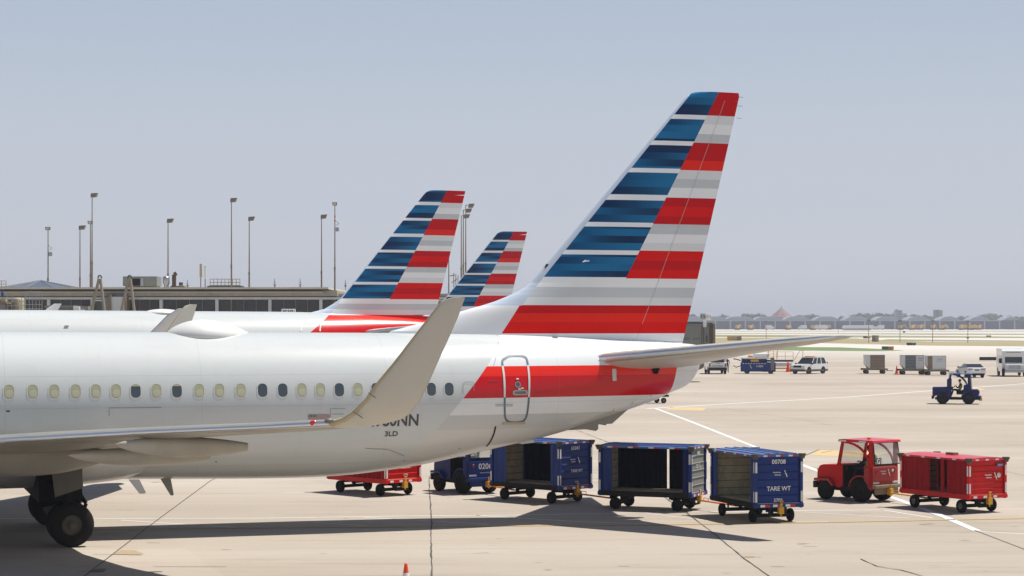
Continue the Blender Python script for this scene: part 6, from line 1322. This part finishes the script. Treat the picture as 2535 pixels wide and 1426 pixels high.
A = thing('white_tent', 'long white tent hall on the far airfield', 'tent', (0,0,0)); pr = [(fx(2090,YW_),fz(812,YW_)),(fx(2094,YW_),fz(805.3,YW_)),(fx(2155,YW_),fz(805.3,YW_)),(fx(2158,YW_),fz(812,YW_))]; m = MB(); m.prism([(x,YW_,z) for x, z in pr], (0,12,0)); m.build('canopy', M['white'], A); part(A, 'wall', 'far_pale', (fx(2092,YW_), fx(2156,YW_), YW_+0.5, YW_+11, 0, fz(812,YW_)))
# light poles standing on the grass
for px, yb, yt in ((1896.5,839,797),(2075,825,795),(2150.5,848,794),(2228,847,795),(2309,848,796),(2396,849,797)):
    Y = 29588/(yb-HZ); A = thing('field_light_pole', 'thin dark light pole on the far grass, number from left told by its place' if False else {1896:'thin field light pole above the tailplane, left of the brown hall',2075:'thin field light pole just left of the white tent',2150:'thin field light pole in front of the white tent',2228:'thin field light pole right of the tan cabin',2309:'thin field light pole below the twin towers',2396:'rightmost thin field light pole, with a dark box halfway up'}[int(px)], 'light pole', (rx(px,Y), Y, 0), 0, 'thin light poles on the airfield')
    m = MB(); m.cyl((0,0,0),(0,0,rz_(yt,Y)),0.10,0.06,8); m.build('pole', M['rust_steel'], A); part(A, 'lamp_head', 'steel', (-0.5,0.5,-0.2,0.2,rz_(yt,Y),rz_(yt,Y)+0.3))
    if px == 2396: part(A, 'control_box', 'dark_paint', (-0.3,0.3,-0.3,0.3,rz_(838,Y),rz_(835,Y)))
# cabins, signs and machines on the field
def fbox(name, label, cat, px0, px1, y0, y1, mats, group=None):
    Y = 29588/(y1-HZ); A = thing(name, label, cat, (rx((px0+px1)/2,Y), Y, 0), 0, group); w_ = (px1-px0)*Y/F; h_ = (y1-y0)*Y/F; k = len(mats)
    for i, mt in enumerate(mats): part(A, 'panel' if k > 1 else 'body', mt, (-w_/2+w_*i/k+0.01, -w_/2+w_*(i+1)/k-0.01, 0, 1.2, 0.15, h_), bevel=0.03)
    part(A, 'footing', 'chassis', (-w_/2+0.1, w_/2-0.1, 0.1, 1.1, 0, 0.14)); return A
GS = 'taxiway signs'
fbox('field_cabin', 'tan site cabin on the dry grass strip', 'cabin', 2160, 2175.5, 830, 846, ['rust_steel','door_beige'])
fbox('taxiway_sign', 'yellow and black taxiway sign left of the tan cabin', 'sign', 2138, 2156, 832, 838, ['dark_paint','yellow'], GS)
fbox('taxiway_sign', 'brown and black taxiway sign at the right end of the bright grass', 'sign', 2185, 2213, 857.5, 866, ['dark_paint','orange'], GS)
fbox('taxiway_sign', 'long dark taxiway sign on the dry grass above the container dollies', 'sign', 2246, 2268, 848.5, 855, ['black','dark_paint'], GS)
fbox('taxiway_sign', 'small olive taxiway sign at the far right', 'sign', 2443, 2454, 830.5, 834, ['olive_paint' if False else 'rust_steel'], GS)
fbox('taxiway_sign', 'small black taxiway sign on the pale far strip', 'sign', 2236, 2241, 820, 824, ['black'], GS)
fbox('equipment_shed', 'small olive equipment shed just above the tailplane', 'shed', 1804, 1814, 848, 857.5, ['rust_steel'])
fbox('equipment_cluster', 'yellow ground machine with a long dusty trailer, above the tailplane', 'machine', 1801, 1836, 832, 843, ['yellow','door_beige','rust_steel'])
YC = 29588/(816.5-HZ)
random.seed(3); yl = thing('excavator', 'x', 'excavator', (rx(1800,YC), YC, 0), 0, 'yellow construction machines in front of the far terminal')
part(yl, 'cab', 'yellow', (-1.4,1.4,-1,1,1.3,3.6), bevel=0.1); part(yl, 'track', 'chassis', (-2.2,2.2,-1.2,1.2,0,1.1), bevel=0.2); m = MB(); m.bar([(1,0,2.3),(3.2,0,3.9),(4.6,0,1.6)],0.35,6); m.build('boom', M['yellow'], yl)
spots = [(1737,'beside the gate sign'),(1821,'left of the small white truck'),(1850,'left of the brown hall'),(1952,'under the brown hall'),(2000,'right of the brown hall'),(2068,'left of the white tent'),(2222,'right of the white tent'),(2246,'second to the right of the white tent'),(2262,'below the fifth vault, fourth from the tent'),(2280,'left of the orange cluster'),(2295,'at the left of the orange cluster'),(2319,'in the middle of the orange cluster'),(2331,'under the twin towers'),(2341,'just right of the twin towers'),(2366,'right of the twin towers'),(2384,'left of the rightmost pole'),(2409,'just right of the rightmost pole'),(2425,'near the right end of the terminal'),(2438,'last to the right')]
for i, (px, lb) in enumerate(spots):
    lab = 'yellow construction machine on the far field ' + lb
    if i == 0: yl['label'] = lab; yl.location = (rx(px,YC),YC,0)
    else: dup(yl, (rx(px,YC), YC + random.uniform(-30,40), 0), random.choice((0, math.pi, 0.8)), lab, None)
truck = thing('box_truck', 'white box truck on the far field under the brown hall', 'truck', (rx(1903,YC),YC,0), 0, 'white trucks on the far field'); part(truck, 'cargo_box', 'white', (-2.5,2.2,-1.2,1.2,0.8,3.6), bevel=0.05); part(truck, 'cab', 'white', (2.3,3.9,-1.1,1.1,0.5,2.5), bevel=0.1); part(truck, 'windscreen', 'glass_dark', (3.3,3.93,-1.0,1.0,1.6,2.3))
for x in (-1.5, 3.1):
    for s in (-1, 1): wheel_part(truck, x, s*1.0, 0.45, 0.3)
for px, lb in ((1998,'left of the shrubs right of the brown hall'),(2050,'left of the white tent'),(2034,'second left of the white tent'),(2166,'touching the right end of the white tent'),(2192,'among gray vehicles right of the tent')):
    dup(truck, (rx(px,YC), YC+20, 0), random.choice((0,math.pi)), 'white box truck on the far field ' + lb)
# ---------------------------------------------------------------- trees on the horizon
def leafmat(name, a, b):
    t = NT(name); t.xyz('Object'); n = t.noise(t.co, 0.8, 4, 0.7); t.lk(t.ramp(n, [(0.35, a), (0.65, b)]), t.b.inputs['Base Color']); t.b.inputs['Roughness'].default_value = 0.9; return t.mat
LM = [leafmat('foliage_a', (0.06,0.11,0.035), (0.11,0.18,0.06)), leafmat('foliage_b', (0.08,0.13,0.045), (0.14,0.19,0.08))]
M['bark'] = paint('bark', (0.08,0.06,0.045), 0.9, dirt=0.3)
def tree_proto(seed, mat, wide):
    rnd = random.Random(seed); A = thing('tree', 'x', 'tree', (0,0,0), 0, 'trees along the horizon'); m = MB(); m.cyl((0,0,0),(0.1,0,5),0.45,0.28,8); 
    for k in range(5): t = k*1.3; m.cyl((0.1,0,4+k*0.4),(2.6*math.cos(t),2.6*math.sin(t),7.5+k*0.5),0.2,0.08,6)
    m.build('trunk', M['bark'], A); m = MB(); cl = [(Vector((rnd.gauss(0,wide*0.42), rnd.gauss(0,wide*0.4), rnd.uniform(4.2,11))), rnd.uniform(1.3,2.4)) for _ in range(17)]
    for c_, r_ in cl:
        for _ in range(80):
            d = Vector((rnd.gauss(0,1), rnd.gauss(0,1), rnd.gauss(0,0.8))); d = d.normalized() * r_ * rnd.uniform(0.55,1.05); p_ = c_ + d; u = Vector((rnd.uniform(-1,1),rnd.uniform(-1,1),rnd.uniform(-1,1))).normalized()*rnd.uniform(0.3,0.6); v = u.cross(d).normalized()*0.4
            m.add([p_-u, p_+v, p_+u, p_-v], [(0,1,2,3)])
    m.build('crown', mat, A); return A
protos = [tree_proto(1, LM[0], 5.0), tree_proto(2, LM[1], 6.0), tree_proto(5, LM[0], 4.2)]
tl = [(1705,777),(1722,780),(1790,779),(1850,776),(1866,775),(1878,777),(1975,780),(1992,778),(2012,779),(2030,781),(2088,781),(2128,776),(2142,775),(2156,777),(2172,776),(2186,775),(2200,775),(2214,777),(2256,778),(2268,779),(2288,781),(2305,782),(2350,783),(2380,783),(2396,782),(2436,776),(2450,777),(2462,777),(2480,783),(2500,782),(2520,783),(2540,781)]
for i, (px, py) in enumerate(tl):
    Y = 2100 + (i*37) % 5 * 60; h = fz(py, Y); s_ = h/12.3; lab = 'far tree on the horizon, ' + {0:'leftmost, behind the gate sign',1:'second from the left, right of the gate sign',2:'left of the broad clump',3:'left part of the broad clump left of the brown hall',4:'crest of the broad clump left of the brown hall',5:'touching the brown hall on its left',6:'touching the brown hall on its right',7:'second right of the brown hall',8:'third right of the brown hall',9:'fourth right of the brown hall',10:'above the left end of the white tent',11:'above the middle of the white tent',12:'tall, above the right end of the white tent',13:'just right of the white tent',14:'second right of the white tent',15:'third right of the white tent',16:'fourth right of the white tent',17:'touching the pale office block on its left',18:'just right of the pale office block',19:'second right of the pale office block',20:'second left of the twin towers',21:'just left of the twin towers',22:'just right of the twin towers',23:'second right of the twin towers',24:'left of the rightmost big clump gap',25:'left tree of the rightmost big clump',26:'middle tree of the rightmost big clump',27:'right tree of the rightmost big clump',28:'fourth from the right edge',29:'third from the right edge',30:'second from the right edge',31:'at the right edge'}[i]
    if i < 3: t_ = protos[i]; t_.location = (fx(px,Y), Y, 0); t_.scale = (s_*1.5,s_*1.2,s_); t_['label'] = lab
    else: dup(protos[i%3], (fx(px,Y), Y, 0), i*1.1, lab, (s_*(1.3+0.4*(i%3)), s_*1.2, s_))
def woodland():
    rnd = random.Random(11); m = MB()
    for i in range(5200):
        Y = 2650 + rnd.uniform(0,120); x = rnd.uniform(-900, 1100); top = 8.5 + 3.0*math.sin(x*0.021)*math.sin(x*0.0083+1) + rnd.uniform(-1.5,1.2); z = rnd.uniform(0.5, max(2, top)); c_ = Vector((x,Y,z))
        u = Vector((rnd.uniform(-1,1),rnd.uniform(-0.5,0.5),rnd.uniform(-0.6,0.6)))*1.7; v = Vector((rnd.uniform(-0.5,0.5),rnd.uniform(-1,1),rnd.uniform(-1,1)))*1.5; m.add([c_-u,c_+v,c_+u,c_-v], [(0,1,2,3)])
    return m.build('woodland', LM[0])
struct(woodland(), 'stuff')
# ---------------------------------------------------------------- air
m = MB(); m.box(-4200, 4200, -120, 6800, -1, 48); hz_ = m.build('haze', None) if False else None
me = bpy.data.meshes.new('haze'); me.from_pydata(m.v, [], m.f); ho = bpy.data.objects.new('haze', me); COL.objects.link(ho); ho['kind'] = 'stuff'
hm = bpy.data.materials.new('haze_air'); hm.use_nodes = True; hn = hm.node_tree; hn.nodes.remove(hn.nodes['Principled BSDF']); pv = hn.nodes.new('ShaderNodeVolumePrincipled')
pv.inputs['Color'].default_value = (0.86,0.89,1.0,1); pv.inputs['Density'].default_value = 0.00027; pv.inputs['Anisotropy'].default_value = 0.3; hn.links.new(pv.outputs[0], hn.nodes['Material Output'].inputs['Volume']); me.materials.append(hm)
